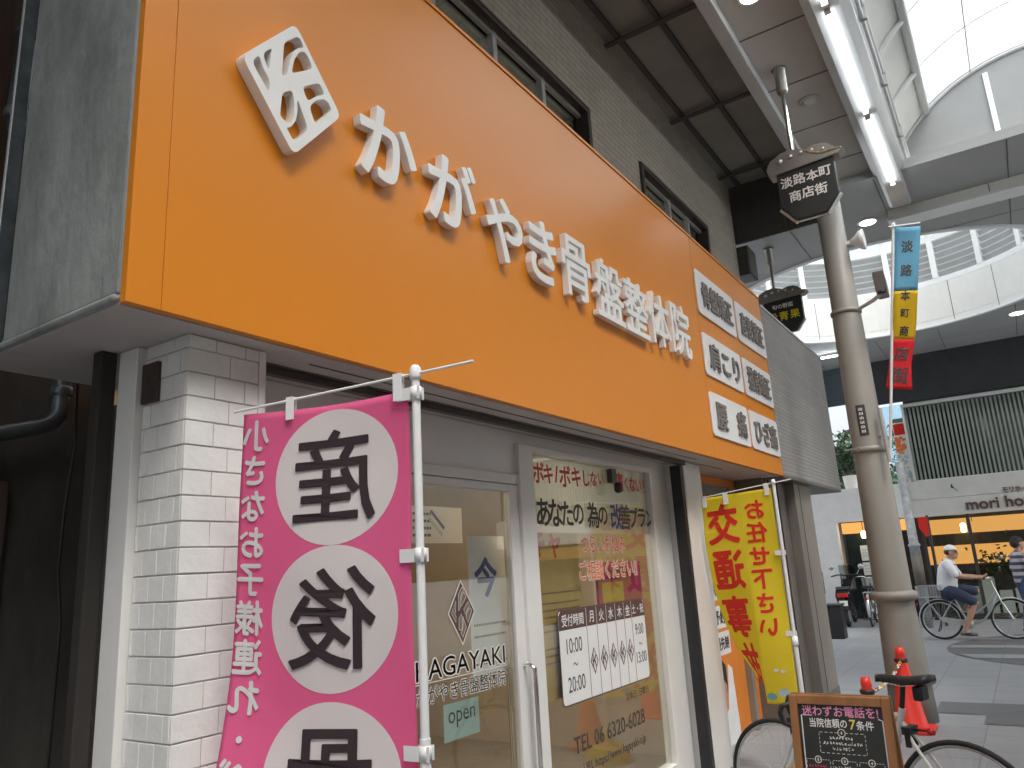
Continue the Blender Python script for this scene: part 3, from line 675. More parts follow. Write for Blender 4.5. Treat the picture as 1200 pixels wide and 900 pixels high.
# gable and cross beam over the street end
P = arc(21, 159, VR + .05, 30)
b = MB(); f = lambda u, v, w=0: (10.95 + w, u, v)
b.prism(P, f, .0, .12, m_gable); b.build('gable', roof)
b = MB(); b.tube([(10.94, y, z) for y, z in arc(21, 159, VR - .02, 30)], .025, m_grey, 8)
for y in (-.62, -1.68): b.box(10.925, 10.95, y - .03, y + .03, 6.65, 7.62, m_steelw)
b.build('gable_trim', roof)
b = MB()
ys = [-3.15, -2.3, -1.45, -.38, .79]
for a, c in zip(ys, ys[1:]): b.box(10.70, 11.0, a + .005, c - .005, 5.885, 6.645, m_beam)
b.box(10.72, 11.0, -3.15, .79, 5.885, 6.64, m_joint); b.box(10.68, 11.0, -3.16, .80, 5.84, 5.88, m_steelw); b.build('cross_beam', roof, bevel=.004)
b = MB()
for i in range(19): y = 1.40 + i * .075; b.box(9.5, 9.56, y, y + .045, 5.62 + .0, 6.46, m_corr)
b.box(9.51, 9.55, 1.37, 2.8, 5.62, 6.46, m_corr); b.build('end_fascia', roof)
rod = thing('lightning_rod', 'thin mast standing above the end of the glazed vault', 'mast', (11.4, -.80, 7.8))
b = MB(); b.tube([(11.4, -.95, 7.80), (11.4, -.95, 8.15), (11.4, -.95, 8.55)], [.035, .02, .008], m_grey, 8); b.tube([(11.4, -1.2, 8.18), (11.4, -.7, 8.18)], .008, m_grey, 6); b.lathe([(.0, -.03), (.05, 0), (.0, .03)], (11.4, -.95, 8.18), m_grey, 10); b.build('mast', rod)

# ------------------------------------------------------------------ ceiling and lantern over the street junction
jc = thing('junction_canopy', 'flat canopy over the street junction with a round louvred lantern opening', 'canopy', (14.6, 1.3, 6))
CX, CY_, CR = 14.55, 1.30, 2.80
b = MB(); N = 72; x0, x1, y0, y1 = 9.56, 19.7, -6.0, 6.2
def sq(t):
    c, s_ = math.cos(t), math.sin(t); k = min(((x1 - CX) if c > 0 else (CX - x0)) / max(abs(c), 1e-6), ((y1 - CY_) if s_ > 0 else (CY_ - y0)) / max(abs(s_), 1e-6)); return (CX + c * k, CY_ + s_ * k)
angs = sorted([2 * math.pi * i / N for i in range(N)] + [math.atan2(yy - CY_, xx - CX) % (2 * math.pi) for xx in (x0, x1) for yy in (y0, y1)])
N = len(angs)
inn = [(CX + CR * math.cos(t), CY_ + CR * math.sin(t)) for t in angs]; out = [sq(t) for t in angs]
b.add([(x, y, 6.0) for x, y in inn] + [(x, y, 6.0) for x, y in out] + [(x, y, 6.12) for x, y in inn] + [(x, y, 6.12) for x, y in out],
      [(i, (i + 1) % N, N + (i + 1) % N, N + i) for i in range(N)] + [(2 * N + i, 3 * N + i, 3 * N + (i + 1) % N, 2 * N + (i + 1) % N) for i in range(N)] + [(N + i, N + (i + 1) % N, 3 * N + (i + 1) % N, 3 * N + i) for i in range(N)], m_ceil2)
b.build('ceiling', jc)
b = MB()
def seg(xa, ya, xb, yb, wd=.014):
    d = Vector((xb - xa, yb - ya)); L = d.length; d /= L; q = Vector((-d.y, d.x)) * wd / 2; k = 40; run = None
    for i in range(k + 1):
        p = Vector((xa, ya)) + d * L * i / k; ok = (p - Vector((CX, CY_))).length > CR + .1 and i < k
        if ok and run is None: run = p
        if not ok and run is not None:
            b.add([(run.x + q.x, run.y + q.y, 5.996), (run.x - q.x, run.y - q.y, 5.996), (p.x - q.x, p.y - q.y, 5.996), (p.x + q.x, p.y + q.y, 5.996)], [(0, 1, 2, 3)], m_joint); run = None
for x in (11.9, 13.4, 15.2, 17.0, 18.6): seg(x, -6, x, 6.1)
for y in (-4, -2.4, -.6, .79, 2.0, 3.4, 4.8): seg(9.6, y, 19.6, y, .0141)
b.build('ceiling_joint', jc)
def ringwall(q, r0, r1, z0, z1, mat, a0=0, a1=360, n=72):
    full = abs(a1 - a0 - 360) < 1e-6; P = []; K = n if full else n + 1
    for i in range(K):
        t = R(a0 + (a1 - a0) * i / n); c, s_ = math.cos(t), math.sin(t)
        P += [(CX + r0 * c, CY_ + r0 * s_, z0), (CX + r1 * c, CY_ + r1 * s_, z0), (CX + r1 * c, CY_ + r1 * s_, z1), (CX + r0 * c, CY_ + r0 * s_, z1)]
    F = []
    for i in range(n):
        j = (i + 1) % K
        for k in range(4): F.append((4 * i + k, 4 * i + (k + 1) % 4, 4 * j + (k + 1) % 4, 4 * j + k))
    if not full: F += [(0, 1, 2, 3), (4 * n + 3, 4 * n + 2, 4 * n + 1, 4 * n)]
    q.add(P, F, mat)
b = MB()
for i in range(20): ringwall(b, CR + .003, CR + .06, 6.02, 6.86, m_cream, i * 18 + .15, i * 18 + 17.85, 5)
ringwall(b, CR + .01, CR + .055, 6.02, 6.86, m_joint); b.build('drum_panel', jc)
b = MB(); ringwall(b, CR - .02, CR + .07, 5.975, 6.02, m_steelw); ringwall(b, CR - .0, CR + .12, 6.86, 6.97, m_steelw); ringwall(b, CR - .0, CR + .12, 7.78, 7.90, m_steelw); ringwall(b, CR - .1, CR + .12, 8.18, 8.28, m_grey); b.build('ring_rail', jc)
for i in range(20):
    b = MB(); t = R(i * 18 + 4); c, s_ = math.cos(t), math.sin(t); r0, r1, hw = CR - .01, CR + .13, .055
    P = [(CX + r * c - k * hw * s_, CY_ + r * s_ + k * hw * c, z) for z in (6.97, 8.2) for r in (r0, r1) for k in (-1, 1)]
    b.add(P, [(0, 1, 3, 2), (4, 6, 7, 5), (0, 4, 5, 1), (2, 3, 7, 6), (0, 2, 6, 4), (1, 5, 7, 3)], m_steelw); b.build('post', jc)
m_slat = M('grey_louvre', (.42, .44, .44), .5, var=.05)
for i in range(6):
    b = MB(); z = 6.985 + i * .135; n = 80; pr = [(CR + .10, z), (CR + .115, z + .015), (CR + .045, z + .115), (CR + .02, z + .128), (CR + .005, z + .122), (CR + .02, z + .11), (CR + .03, z + .10)]; kk = len(pr)
    P = [(CX + r * math.cos(2 * math.pi * k / n), CY_ + r * math.sin(2 * math.pi * k / n), zz) for k in range(n) for r, zz in pr]
    for j in range(kk): b.add(P if j == 0 else [], [], m_slat)
    for k in range(n):
        for j in range(kk):
            F = (kk * k + j, kk * k + (j + 1) % kk, kk * ((k + 1) % n) + (j + 1) % kk, kk * ((k + 1) % n) + j)
            b.f.append(F); b.m.append(m_steelw if 2 <= j <= 5 else m_slat); b.s.append(False)  # light caught along the slat edges is put in as white faces
    b.build('louvre', jc)

b = MB()
for i in range(10):
    t = R(i * 36); c, s_ = math.cos(t), math.sin(t)
    b.tube([(CX + r * c, CY_ + r * s_, z) for r, z in ((CR, 8.25), (CR * .75, 8.75), (CR * .4, 9.05), (.3, 9.15))], .045, m_steelw, 6); b.build('dome_rib', jc); b = MB()
b = MB(); rings = [(CR, 8.27), (CR * .75, 8.77), (CR * .4, 9.07), (.02, 9.17)]; n = 40
P = [(CX + r * math.cos(2 * math.pi * k / n), CY_ + r * math.sin(2 * math.pi * k / n), z) for r, z in rings for k in range(n)]
b.add(P, [(i * n + k, i * n + (k + 1) % n, (i + 1) * n + (k + 1) % n, (i + 1) * n + k) for i in range(3) for k in range(n)], m_roofglass, True); b.build('dome_glazing', jc)
b = MB(); b.box(19.7, 19.78, -6.0, 3.05, 4.95, 6.12, m_darkfascia); b.build('end_fascia', jc)
b = MB(); 
for i in range(14): b.box(19.69, 19.78, 3.05, 6.2, 5.08 + i * .074, 5.08 + i * .074 + .07, m_teal_sh)
b.build('shutter_box', jc)
for x, y in ((19.2, -5.5), (19.2, 5.9)):
    pass

# ------------------------------------------------------------------ lamps under the roof
for i, (xa, xb) in enumerate([(-9.5, -7.7), (-6.0, -4.2), (-2.4, -.6), (1.0, 2.8), (4.1, 5.95), (6.05, 7.88), (7.98, 9.78)]):  # tubes behind the viewer are unseen, added for their light
    o = thing('fluorescent_lamp', ('bright tube lamp in the trough, ' + ['', '', '', '', 'just past the top edge over the downlight', 'at the top edge beside the glazed vault', 'nearest the round lantern'][i]) if i > 3 else 'added unseen tube lamp in the trough, lighting the street behind the viewer', 'lamp', (xa, .60, 5.93), 0, 'tube lamps in the trough')
    b = MB(); b.tube([(xa + .02, .60, 5.945), (xb - .02, .60, 5.945)], .017, m_tube, 10); b.build('tube', o)
    b = MB(); b.box(xa - .01, xa + .02, .575, .625, 5.92, 5.969, m_plastic); b.build('holder', o); b = MB(); b.box(xb - .02, xb + .01, .575, .625, 5.92, 5.969, m_plastic); b.build('holder', o)
G = 'arcade ceiling downlights'
downlight((5.67, 1.11, 6.099), m_down, .085, 'warm lit downlight in the pale ceiling at the top edge of view', G, m_alu)
downlight((-.5, 1.11, 6.099), m_down, .085, 'warm lit downlight in the arcade ceiling above the viewer', G, m_alu)
downlight((7.54, 1.06, 6.099), m_grey, .085, 'unlit downlight in the ceiling beside the tall sign rod', G, m_ceil)
downlight((10.9, 1.06, 5.998), m_downw, .11, 'white lit downlight behind the speaker on the pole', G, m_alu)
downlight((17.6, -.62, 5.998), m_downw, .14, 'white lit downlight in the canopy above the dark fascia at right', G, m_alu)
o = thing('fluorescent_lamp', 'bright strip lamp on the far canopy left of the taupe pole', 'lamp', (18.1, 3.1, 5.95), 0, None)
b = MB(); b.box(18.05, 18.15, 2.75, 3.55, 5.955, 5.998, m_plastic); b.build('housing', o); b = MB(); b.tube([(18.08, 2.8, 5.94), (18.08, 3.5, 5.94)], .022, m_tube, 8); b.build('tube', o)

# ------------------------------------------------------------------ row of shops opposite (seen in the reflections)
op = thing('opposite_building', 'pale shop row on the other side of the arcade street', 'building', (0, -4.9, 0))
b = MB(); b.box(-13, 9.4, -5.2, -4.8, 2.6, 6.46, m_tile); b.build('upper_wall', op)
b = MB(); b.box(-13, 9.4, -4.85, -4.3, 2.4, 3.4, m_cream_far); b.build('fascia', op)
b = MB()
for i in range(8): x = -13 + i * 3.1; b.box(x, x + .3, -4.8, -4.4, 0, 2.4, m_white_far)
b.box(-13, 9.4, -5.2, -5.0, 0, 2.4, m_warmwall); b.build('shop_front', op)

# ------------------------------------------------------------------ shop across the junction
mo = thing('corner_shop', 'white corner shop with amber lit windows and a striped blind upstairs', 'building', (20, 0, 0))
b = MB(); b.box(20, 20.25, -9, 2.10, 2.27, 2.66, m_cream_far); b.box(20, 20.25, -9, 2.10, 2.665, 3.09, m_cream_far); b.build('signboard', mo, bevel=.006)
b = MB(); b.box(20.02, 20.3, 2.105, 8, 2.30, 3.08, m_white_far); b.box(20.02, 20.3, 3.82, 8, 0, 2.30, m_white_far); b.box(20.02, 26, 7.9, 8, 0, 3.08, m_white_far); b.build('white_wall', mo)
b = MB(); b.txt('mori home', .34, faceX(.26, 2.47, 19.998), 0, .03, m_inkbr, .022, 1.0); b.build('shop_name', mo); b = MB(); b.txt('モリホーム', .15, faceX(-.02, 2.72, 19.998), 0, .02, m_inkbr, .015, .8); b.build('shop_name', mo)
b = MB(); b.box(20.0, 20.02, 1.18, 1.24, 2.86, 2.95, m_grey); b.tube([(19.9, 1.12, 2.80), (19.96, 1.20, 2.93)], .02, m_grey, 8); b.build('sign_hook', mo)
b = MB(); b.box(20.6, 20.7, -9, 3.82, 0, 2.3, m_shopdark); b.box(20.3, 23, -9, 6, -.02 + .025, .02, m_floorin); b.build('back_wall', mo)
b = MB(); b.box(20.56, 20.59, -9, 2.05, 1.86, 2.2, m_amber); b.build('glowing_valance', mo)  # wooden valance, its warm light put in as emission
b = MB(); b.box(20.56, 20.59, -.15, 2.0, 1.18, 1.60, m_amber); b.build('glowing_wall', mo)  # back wall patch that glows by itself in place of warm lighting
b = MB(); b.box(20.55, 20.59, 2.2, 3.8, 2.02, 2.28, m_amber); b.build('porch_glow', mo)
b = MB()
for y in (1.98, 1.04, -.9, -2.4): b.box(20.05, 20.12, y - .035, y + .035, 0, 2.27, m_bronze)
b.box(20.05, 20.12, -9, 2.05, .0, .12, m_bronze); b.build('window_frame', mo)
b = MB(); b.box(20.08, 20.086, -9, 1.98, .12, 2.27, MGLASS('shop_glass', (.85, .88, .85), .8)); b.build('window_glass', mo)
b = MB(); b.box(20.4, 20.44, 2.5, 3.75, 0, 2.0, m_darkglass); b.box(20.37, 20.4, 2.95, 3.0, 0, 2.0, m_bronze); b.box(20.37, 20.4, 3.72, 3.78, 0, 2.02, m_bronze); b.build('porch_door', mo)
b = MB()
for z0, z1 in ((1.36, 1.72), (1.02, 1.32), (.72, .98)): b.box(20.385, 20.395, 3.05, 3.42, z0, z1, m_paper); lines(b, faceX(3.235, (z0 + z1) / 2, 20.384), -.15, .15, [.07, .0, -.07], .03, m_teal)
b.build('door_notice', mo)
b = MB(); b.tube([(20.3, 3.28, 2.28), (20.3, 3.28, 2.06)], .008, m_black, 6); b.lathe([(.03, 0), (.055, -.03), (.055, -.15), (.03, -.17)], (20.3, 3.28, 2.06), m_bulb, 12); b.build('pendant_lamp', mo)
b = MB(); b.tube([(20.3, .98, 2.28), (20.3, .98, 2.1)], .008, m_black, 6); b.lathe([(.03, 0), (.055, -.03), (.055, -.18), (.03, -.2)], (20.3, 1.17, 2.08), m_bulb, 12); b.build('pendant_lamp', mo)
b = MB()
for i in range(9): y = 1.8 - i * .3; b.box(20.32, 20.5, y - .12, y + .12, .0, .55 + .35 * random.random(), random.choice([m_darkcab, m_greydk, m_mint, m_paper]))
b.build('display_shelf', mo)
b = MB(); random.seed(3)
for i in range(340):
    c = Vector((20.35 + random.gauss(0, .07), random.choice([.75, .55, .1, -.3]) + random.gauss(0, .16), 1.0 + abs(random.gauss(0, .22)))); d = Vector((random.gauss(0, 1), random.gauss(0, 1), random.gauss(0, 1))).normalized() * .07; e = d.cross(Vector((.3, .5, .8))).normalized() * .022
    b.add([c - e, c + d * .5 - e * 2, c + d * 1.5, c + d * .5 + e * 2], [(0, 1, 2, 3)], m_greenpl)
b.build('window_plant', mo)
b = MB(); b.box(20.3, 20.5, -9, 1.93, 3.09, 5.3, m_darkglass); b.build('upper_window', mo)
b = MB(); y = 1.90
while y > -9: b.box(20.2, 20.23, y - .022, y + .022, 3.12, 4.86, m_blind); y -= .088
b.build('blind', mo)
b = MB(); b.box(20.15, 20.28, -9, 1.98, 4.87, 4.95, m_alu); b.box(20.15, 20.28, 1.93, 1.98, 3.09, 4.87, m_alu); b.box(20.15, 20.28, -9, 1.98, 3.092, 3.12, m_alu); b.build('blind_rail', mo)
for z0, z1, mt, y0, y1 in ((4.15, 4.5, m_redprint, 2.0, 2.22), (3.75, 4.14, m_inkor, 2.0, 2.25), (3.4, 3.74, m_teal, 2.0, 2.3), (3.11, 3.38, m_posteryel, 2.0, 2.28)):
    pass
o = thing('wall_poster', 'colourful vertical poster strip beside the striped blind', 'poster', (20.4, 2.15, 3.1))
b = MB(); b.box(20.3, 20.33, 1.985, 2.24, 3.1, 4.55, m_paper); b.build('board', o)
b = MB(); f = faceX(2.11, 3.8, 20.299)
b.prism([(-.12, .45), (.12, .45), (.12, .72), (-.12, .72)], f, 0, .002, m_redprint)
random.seed(9)
for i in range(46): u, v = random.uniform(-.1, .1), random.uniform(-.66, .42); s_ = random.uniform(.02, .06); b.prism([(u - s_, v - s_), (u + s_, v - s_ * .6), (u + s_ * .5, v + s_), (u - s_ * .7, v + s_)], f, .002 + i * .0001, .0025 + i * .0001, m_inkor if v > 0 else random.choice([m_teal, m_posteryel, m_paleblue, m_grey]))
b.build('print', o)

# ------------------------------------------------------------------ beyond the gap: houses, tree, potted shrub
fb = thing('distant_house', 'pale blue clad house glimpsed between pole and blind', 'house', (30, 3.0, 0))
b = MB(); b.box(30, 36, 1.5, 3.55, 0, 6.6, m_paleblue); b.build('wall', fb)
b = MB()
for z in (3.6, 4.6, 5.6): b.box(29.95, 30, 1.9, 3.3, z, z + .5, m_darkglass); b.box(29.93, 30, 1.8, 3.4, z - .08, z - .02, m_white_far)
b.build('window', fb)
def leaves(q, n, c, r, size, mats, seed=1):
    rd = random.Random(seed)
    cl = [Vector((rd.gauss(0, .5) * r[0], rd.gauss(0, .5) * r[1], rd.gauss(0, .5) * r[2])) + Vector(c) for _ in range(max(6, n // 90))]
    for i in range(n):
        k = rd.choice(cl); p = k + Vector((rd.gauss(0, .22) * r[0], rd.gauss(0, .22) * r[1], rd.gauss(0, .22) * r[2]))
        d = Vector((rd.gauss(0, 1), rd.gauss(0, 1), rd.gauss(0, .7))).normalized() * size * rd.uniform(.6, 1.4); e = d.cross(Vector((rd.gauss(0, 1), rd.gauss(0, 1), rd.gauss(0, 1)))).normalized() * d.length * .35
        q.add([p, p + d * .5 + e, p + d, p + d * .5 - e], [(0, 1, 2, 3)], rd.choice(mats))
m_leaf1 = M('leaf_dark', (.035, .075, .045), .6, var=.3); m_leaf2 = M('leaf_mid', (.06, .12, .055), .55, var=.3); m_leaf3 = M('leaf_light', (.10, .15, .07), .55, var=.3)
tr = thing('far_tree', 'dark green tree beyond the white terrace wall', 'tree', (27, 5.0, 0))
b = MB(); b.tube([(27, 5.0, 0), (27.05, 5.05, 1.8), (26.95, 5.1, 3.4), (27, 5.0, 4.6)], [.2, .16, .12, .05], m_bark, 9); b.tube([(27, 5.07, 2.6), (27.3, 5.7, 3.8)], [.08, .03], m_bark, 6); b.tube([(27, 5.07, 2.8), (26.8, 4.3, 4.0)], [.08, .03], m_bark, 6); b.build('trunk', tr)
b = MB(); leaves(b, 3600, (27, 4.7, 4.15), (1.1, 1.5, .95), .17, [m_leaf1, m_leaf1, m_leaf2], 5); b.build('crown', tr)
ps = thing('potted_shrub', 'round green shrub in a white pot on the white wall top', 'potted plant', (20.6, 3.45, 3.09))
b = MB(); b.lathe([(.12, 0), (.14, .04), (.17, .33), (.18, .34), (.165, .345), (.15, .30)], (20.55, 3.42, 3.085), m_pot, 18); b.build('pot', ps)
b = MB(); b.tube([(20.55, 3.42, 3.35), (20.55, 3.44, 3.85)], [.025, .01], m_bark, 6); b.build('stem', ps)
b = MB(); leaves(b, 1500, (20.55, 3.46, 3.86), (.30, .34, .36), .085, [m_leaf1, m_leaf2, m_leaf2, m_leaf3], 8); b.build('foliage', ps)

# ------------------------------------------------------------------ hanging arcade signs
def hanging_sign(loc, wd, ht, rodz, rz, label, small=False):
    o = thing('hanging_sign', label, 'sign', loc, rz, 'black signs hung from the arcade ceiling', True)
    f = lambda u, v, w=0: (-w, -u, v); hw = wd / 2
    q = MB(); q.prism([(-hw, ht / 2 - .1), (-hw, -ht / 2 + .16), (-hw + .12, -ht / 2), (hw - .12, -ht / 2), (hw, -ht / 2 + .16), (hw, ht / 2 - .1)], f, -.05, .05, m_blacksign); q.build('panel', o, bevel=.006)
    q = MB(); e = .012
    for s_ in (-1, 1): q.tube([(0, -s_ * (hw + e), -ht / 2 + .15), (0, -s_ * (hw - .12 + e * .3), -ht / 2 - e)], .018, m_alu, 8)
    q.tube([(0, -(hw - .13), -ht / 2 - .006), (0, (hw - .13), -ht / 2 - .006)], .010, m_alu, 8); q.build('lower_trim', o)
    P = [(-hw - .06, ht / 2 - .13), (hw + .05, ht / 2 - .10), (hw + .10, ht / 2 - .05)]
    top = [(hw + .0, ht / 2 - .055), (hw * .6, ht / 2 - .05), (hw * .3, ht / 2 - .01), (0, ht / 2 + .05), (-hw * .35, ht / 2 + .08), (-hw * .75, ht / 2 + .07), (-hw - .04, ht / 2 + .02), (-hw - .08, ht / 2 - .06)]
    q = MB(); q.prism(P + top, f, -.075, .075, m_pewter); cr = q.build('crest', o, bevel=.008)
    q = MB()
    for i in range(5): q.lathe([(.026 - i * .0035, 0), (.02 - i * .003, .008)], (-.083, hw * .78 - i * .095, ht / 2 - .015 + .03 * math.sin(i * .8)), m_alu, 12, 'x')
    q.build('stud', cr)
    q = MB(); q.prism([(hw * .05, ht / 2 + .03), (hw * .35, ht / 2 - .035), (hw * .8, ht / 2 - .045), (hw + .03, ht / 2 - .03), (hw * .9, ht / 2 + .03), (hw * .7, ht / 2 + .055), (hw * .4, ht / 2 + .06)], f, -.06, .06, m_pewter); q.tube([(-.07 if False else -.078, -u_, v_) for u_, v_ in ((0, ht / 2 + .045), (hw * .3, ht / 2 - .012), (hw * .6, ht / 2 - .046), (hw + .08, ht / 2 - .05))], .007, m_gold, 8); q.build('wave', cr)
    q = MB(); q.tube([(0, hw * .35, ht / 2 + .05), (0, hw * .35, rodz - .25)], .020, m_chrome if not small else m_pewter, 10); q.build('rod', o)
    q = MB(); q.lathe([(.03, -.27), (.052, -.24), (.055, -.01), (.075, 0)], (0, hw * .35, rodz), m_pewter, 14); q.build('rod_socket', o)
    return o, f
S1Z = 4.84
o, f = hanging_sign((6.83, 1.09, S1Z), .50, .60, 6.10 - S1Z, 0, 'black hanging street sign with white brush lettering before the taupe pole')
b = MB()
for s_, v, n in (('淡路本町', .075, 4), ('商店街', -.075, 3)):
    for i, c in enumerate(s_): b = MB(); b.txt(c, .112, f, .052, .054, m_paper, .02, 1., False, ((i - (n - 1) / 2) * .112, v + (i % 2) * .006)); b.build('character', o)
S2Z = 4.98
o, f = hanging_sign((10.9, 2.33, S2Z), .53, .60, 5.99 - S2Z, 0, 'grey black hanging sign with yellow characters above the ribbed grey fascia', True)
b = MB(); b.txt('旬の野菜', .075, f, .052, .054, m_paper, .02, 1., False, (.0, .09)); b.build('small_lettering', o)
for i, c in enumerate('松青果'): b = MB(); b.txt(c, .14, f, .052, .054, m_yellow, .02, 1., False, ((i - 1) * .155, -.06)); b.build('character', o)

# ------------------------------------------------------------------ taupe steel pole with fittings
pl = thing('arcade_pole', 'tall taupe steel arcade pole with collars and a small dark sticker', 'pole', (8.58, 1.20, 0))
pc = (8.58, 1.20, 0)
b = MB(); b.lathe([(.208, 0), (.198, .30), (.178, .98), (.174, 1.0), (.147, 4.05), (.138, 4.08), (.127, 6.0)], pc, m_pole, 32); b.build('shaft', pl)
b = MB(); b.lathe([(.205, .33), (.235, .345), (.24, .375), (.235, .405), (.2, .42)], pc, m_polecap, 32); b.build('collar', pl)
b = MB(); b.lathe([(.175, 1.10), (.21, 1.115), (.218, 1.15), (.21, 1.185), (.17, 1.20)], pc, m_polecap, 32); b.build('collar', pl)
b = MB(); b.lathe([(.16, 2.57), (.178, 2.575), (.178, 2.625), (.16, 2.63)], pc, m_polecap, 32); b.tube([(8.41, 1.26, 2.6), (8.385, 1.27, 2.6)], .02, m_polecap, 8); b.build('strap', pl)
b = MB(); b.lathe([(.142, 4.08), (.158, 4.085), (.158, 4.12), (.142, 4.125)], pc, m_polecap, 32); b.build('strap', pl)
cyl = lambda r: (lambda u, v, w=0: (8.58 - (r + w) * math.cos(u / r + .02), 1.20 - (r + w) * math.sin(u / r + .02), v))
b = MB(); f = cyl(.1606)
for i in range(6): u0, u1 = -.045 + i * .015, -.030 + i * .015; b.prism([(u0, 2.74), (u1, 2.74), (u1, 3.06), (u0, 3.06)], f, 0, .001, m_inkdk)
for i in range(6):
    for j in range(3): v = 2.77 + i * .046; b.prism([(-.02 + j * .014, v), (-.011 + j * .014, v), (-.011 + j * .014, v + .03 - .008 * ((i + j) % 2)), (-.02 + j * .014, v + .03)], f, .0015, .002, m_paper)
b.build('sticker', pl)
sp_ = thing('loudspeaker', 'small round white loudspeaker on the upper pole', 'loudspeaker', (8.62, .93, 4.87))
b = MB(); b.lathe([(.03, .0), (.05, -.04), (.10, -.09), (.115, -.13), (.10, -.14), (.03, -.12)], (8.55, 1.03, 4.87), m_plastic, 20, 'y'); b.build('horn', sp_)
b = MB(); b.box(8.53, 8.57, 1.02, 1.08, 4.85, 4.89, m_plastic); b.build('bracket', sp_)
cm = thing('security_camera', 'grey boxy security camera on an arm from the pole', 'camera', (8.45, .9, 4.22))
b = MB(); b.tube([(8.52, 1.07, 4.10), (8.45, .90, 4.14), (8.42, .82, 4.18)], .022, m_grey, 8); b.build('arm', cm)
b = MB(); f = lambda u, v, w=0: (8.40 + u * .8 - v * .3, .80 - w, 4.255 + v * .85 - u * .3); b.prism([(-.09, -.10), (.09, -.10), (.10, .10), (-.11, .12)], f, -.055, .055, m_pewter); b.build('housing', cm, bevel=.01)
b = MB(); b.lathe([(.035, 0), (.04, -.02), (.02, -.025)], (8.35, .80, 4.19), m_black, 12); b.build('lens', cm)
# slim vertical banner
vb = thing('street_banner', 'narrow blue, yellow and red street banner on a rod beside the pole', 'banner', (8.4, 1.0, 2.6))
Pb, Pt = Vector((8.42, 1.005, 2.45)), Vector((8.40, .585, 4.88))
b = MB(); b.tube([Pb, Pt], .014, m_plastic, 8); b.lathe([(.02, -.02), (.02, .02)], tuple(Pt), m_plastic, 8); b.build('rod', vb)
b = MB(); b.tube([(8.38, .63, 4.865), (8.42, .34, 4.835)], .008, m_plastic, 6); b.build('cross_bar', vb)
b = MB(); b.tube([(8.42, 1.005, 2.45), (8.44, 1.02, 3.0)], .022, m_grey, 8); b.tube([(8.42, .99, 2.72), (8.5, 1.08, 2.72)], .012, m_alu, 6); b.build('bracket', vb)
def vsurf(u, t, w=0):      # u 0..1 across, t 0..1 down
    p = Pt.lerp(Pb, min(1, (.03 + t * 1.70) / (Pt - Pb).length)); wd = .235 - .055 * t + .03 * max(0, t - .85) / .15
    return (p.x + .05 * u + .02 * math.sin(t * 9 + u * 2) - w, p.y - .012 - wd * u + .16 * max(0, t - .62) * (1 - u * .35) , p.z - .012 * math.sin(t * 5) - .03 * u * (1 if t < .95 else 1.6))
NT = 36
for mt, t0, t1, nm in ((m_bluecloth, 0, .40, 'blue_field'), (m_yelcloth2, .40, .70, 'yellow_field'), (m_redcloth, .70, 1., 'red_field')):
    b = MB(); n = 14; k = 5
    b.add([vsurf(j / k, t0 + (t1 - t0) * i / n) for i in range(n + 1) for j in range(k + 1)], [(i * (k + 1) + j, i * (k + 1) + j + 1, (i + 1) * (k + 1) + j + 1, (i + 1) * (k + 1) + j) for i in range(n) for j in range(k)], mt, True); b.build(nm, vb, solid=.002)
for c, t, s_ in (('淡', .12, .13), ('路', .27, .13), ('本', .43, .11), ('町', .54, .10), ('商', .65, .11), ('店', .79, .15), ('街', .92, .17)):
    b = MB(); b.txt(c, s_, lambda u, v, w, t=t: vsurf(.5 + u / .2, t - v / 1.7, w), .003, .004, m_inkdk, .025, .75 if t < .7 else .9); b.build('character', vb)

# ------------------------------------------------------------------ nobori banners
def sheet(q, surf, nu, nt_, umax, tmax, mat, umin=0.):
    q.add([surf(umin + (umax - umin) * j / nu, tmax * i / nt_) for i in range(nt_ + 1) for j in range(nu + 1)], [(i * (nu + 1) + j, i * (nu + 1) + j + 1, (i + 1) * (nu + 1) + j + 1, (i + 1) * (nu + 1) + j) for i in range(nt_) for j in range(nu)], mat, True)
nb1 = thing('nobori_banner', 'pink banner with white discs and mirrored dark characters on a white pole', 'banner', (1.6, 1.36, 0), 0, 'tall fabric banners on white poles')
def psurf(u, t, w=0):
    k = .10 * max(0, t - .35) ** 1.5 * (u / .6) ** 1.2 - .010 * math.sin(u * 11 + t * 2.5) * (.3 + t * .6) - .006 * math.sin(t * 8 + u * 3)
    x, y = 1.6 - .225 * u - k, 1.36 + .974 * u
    return (x - w * .974, y - w * .225, 2.115 - t + .03 * (-u / .6) * 0 - .012 * math.sin(u * 5.2))
b = MB(); b.tube([(1.6, 1.36, .0), (1.6, 1.36, 1.2)], .0145, m_plastic, 14); b.tube([(1.6, 1.36, 1.2), (1.6, 1.36, 2.165)], .012, m_plastic, 14); b.lathe([(.0155, 2.14), (.0165, 2.15), (.0165, 2.172), (.010, 2.182)], (1.6, 1.36, 0), m_plastic, 14); b.build('pole', nb1)
b = MB(); b.tube([(1.6 + .225 * .18, 1.36 - .974 * .18, 2.168), (1.6, 1.36, 2.158), (1.6 - .225 * .63, 1.36 + .974 * .63, 2.125)], .0042, m_plastic, 8); b.build('cross_bar', nb1)
b = MB(); sheet(b, psurf, 40, 90, .60, 1.75, m_pink, .028); b.build('cloth', nb1, solid=.0012)
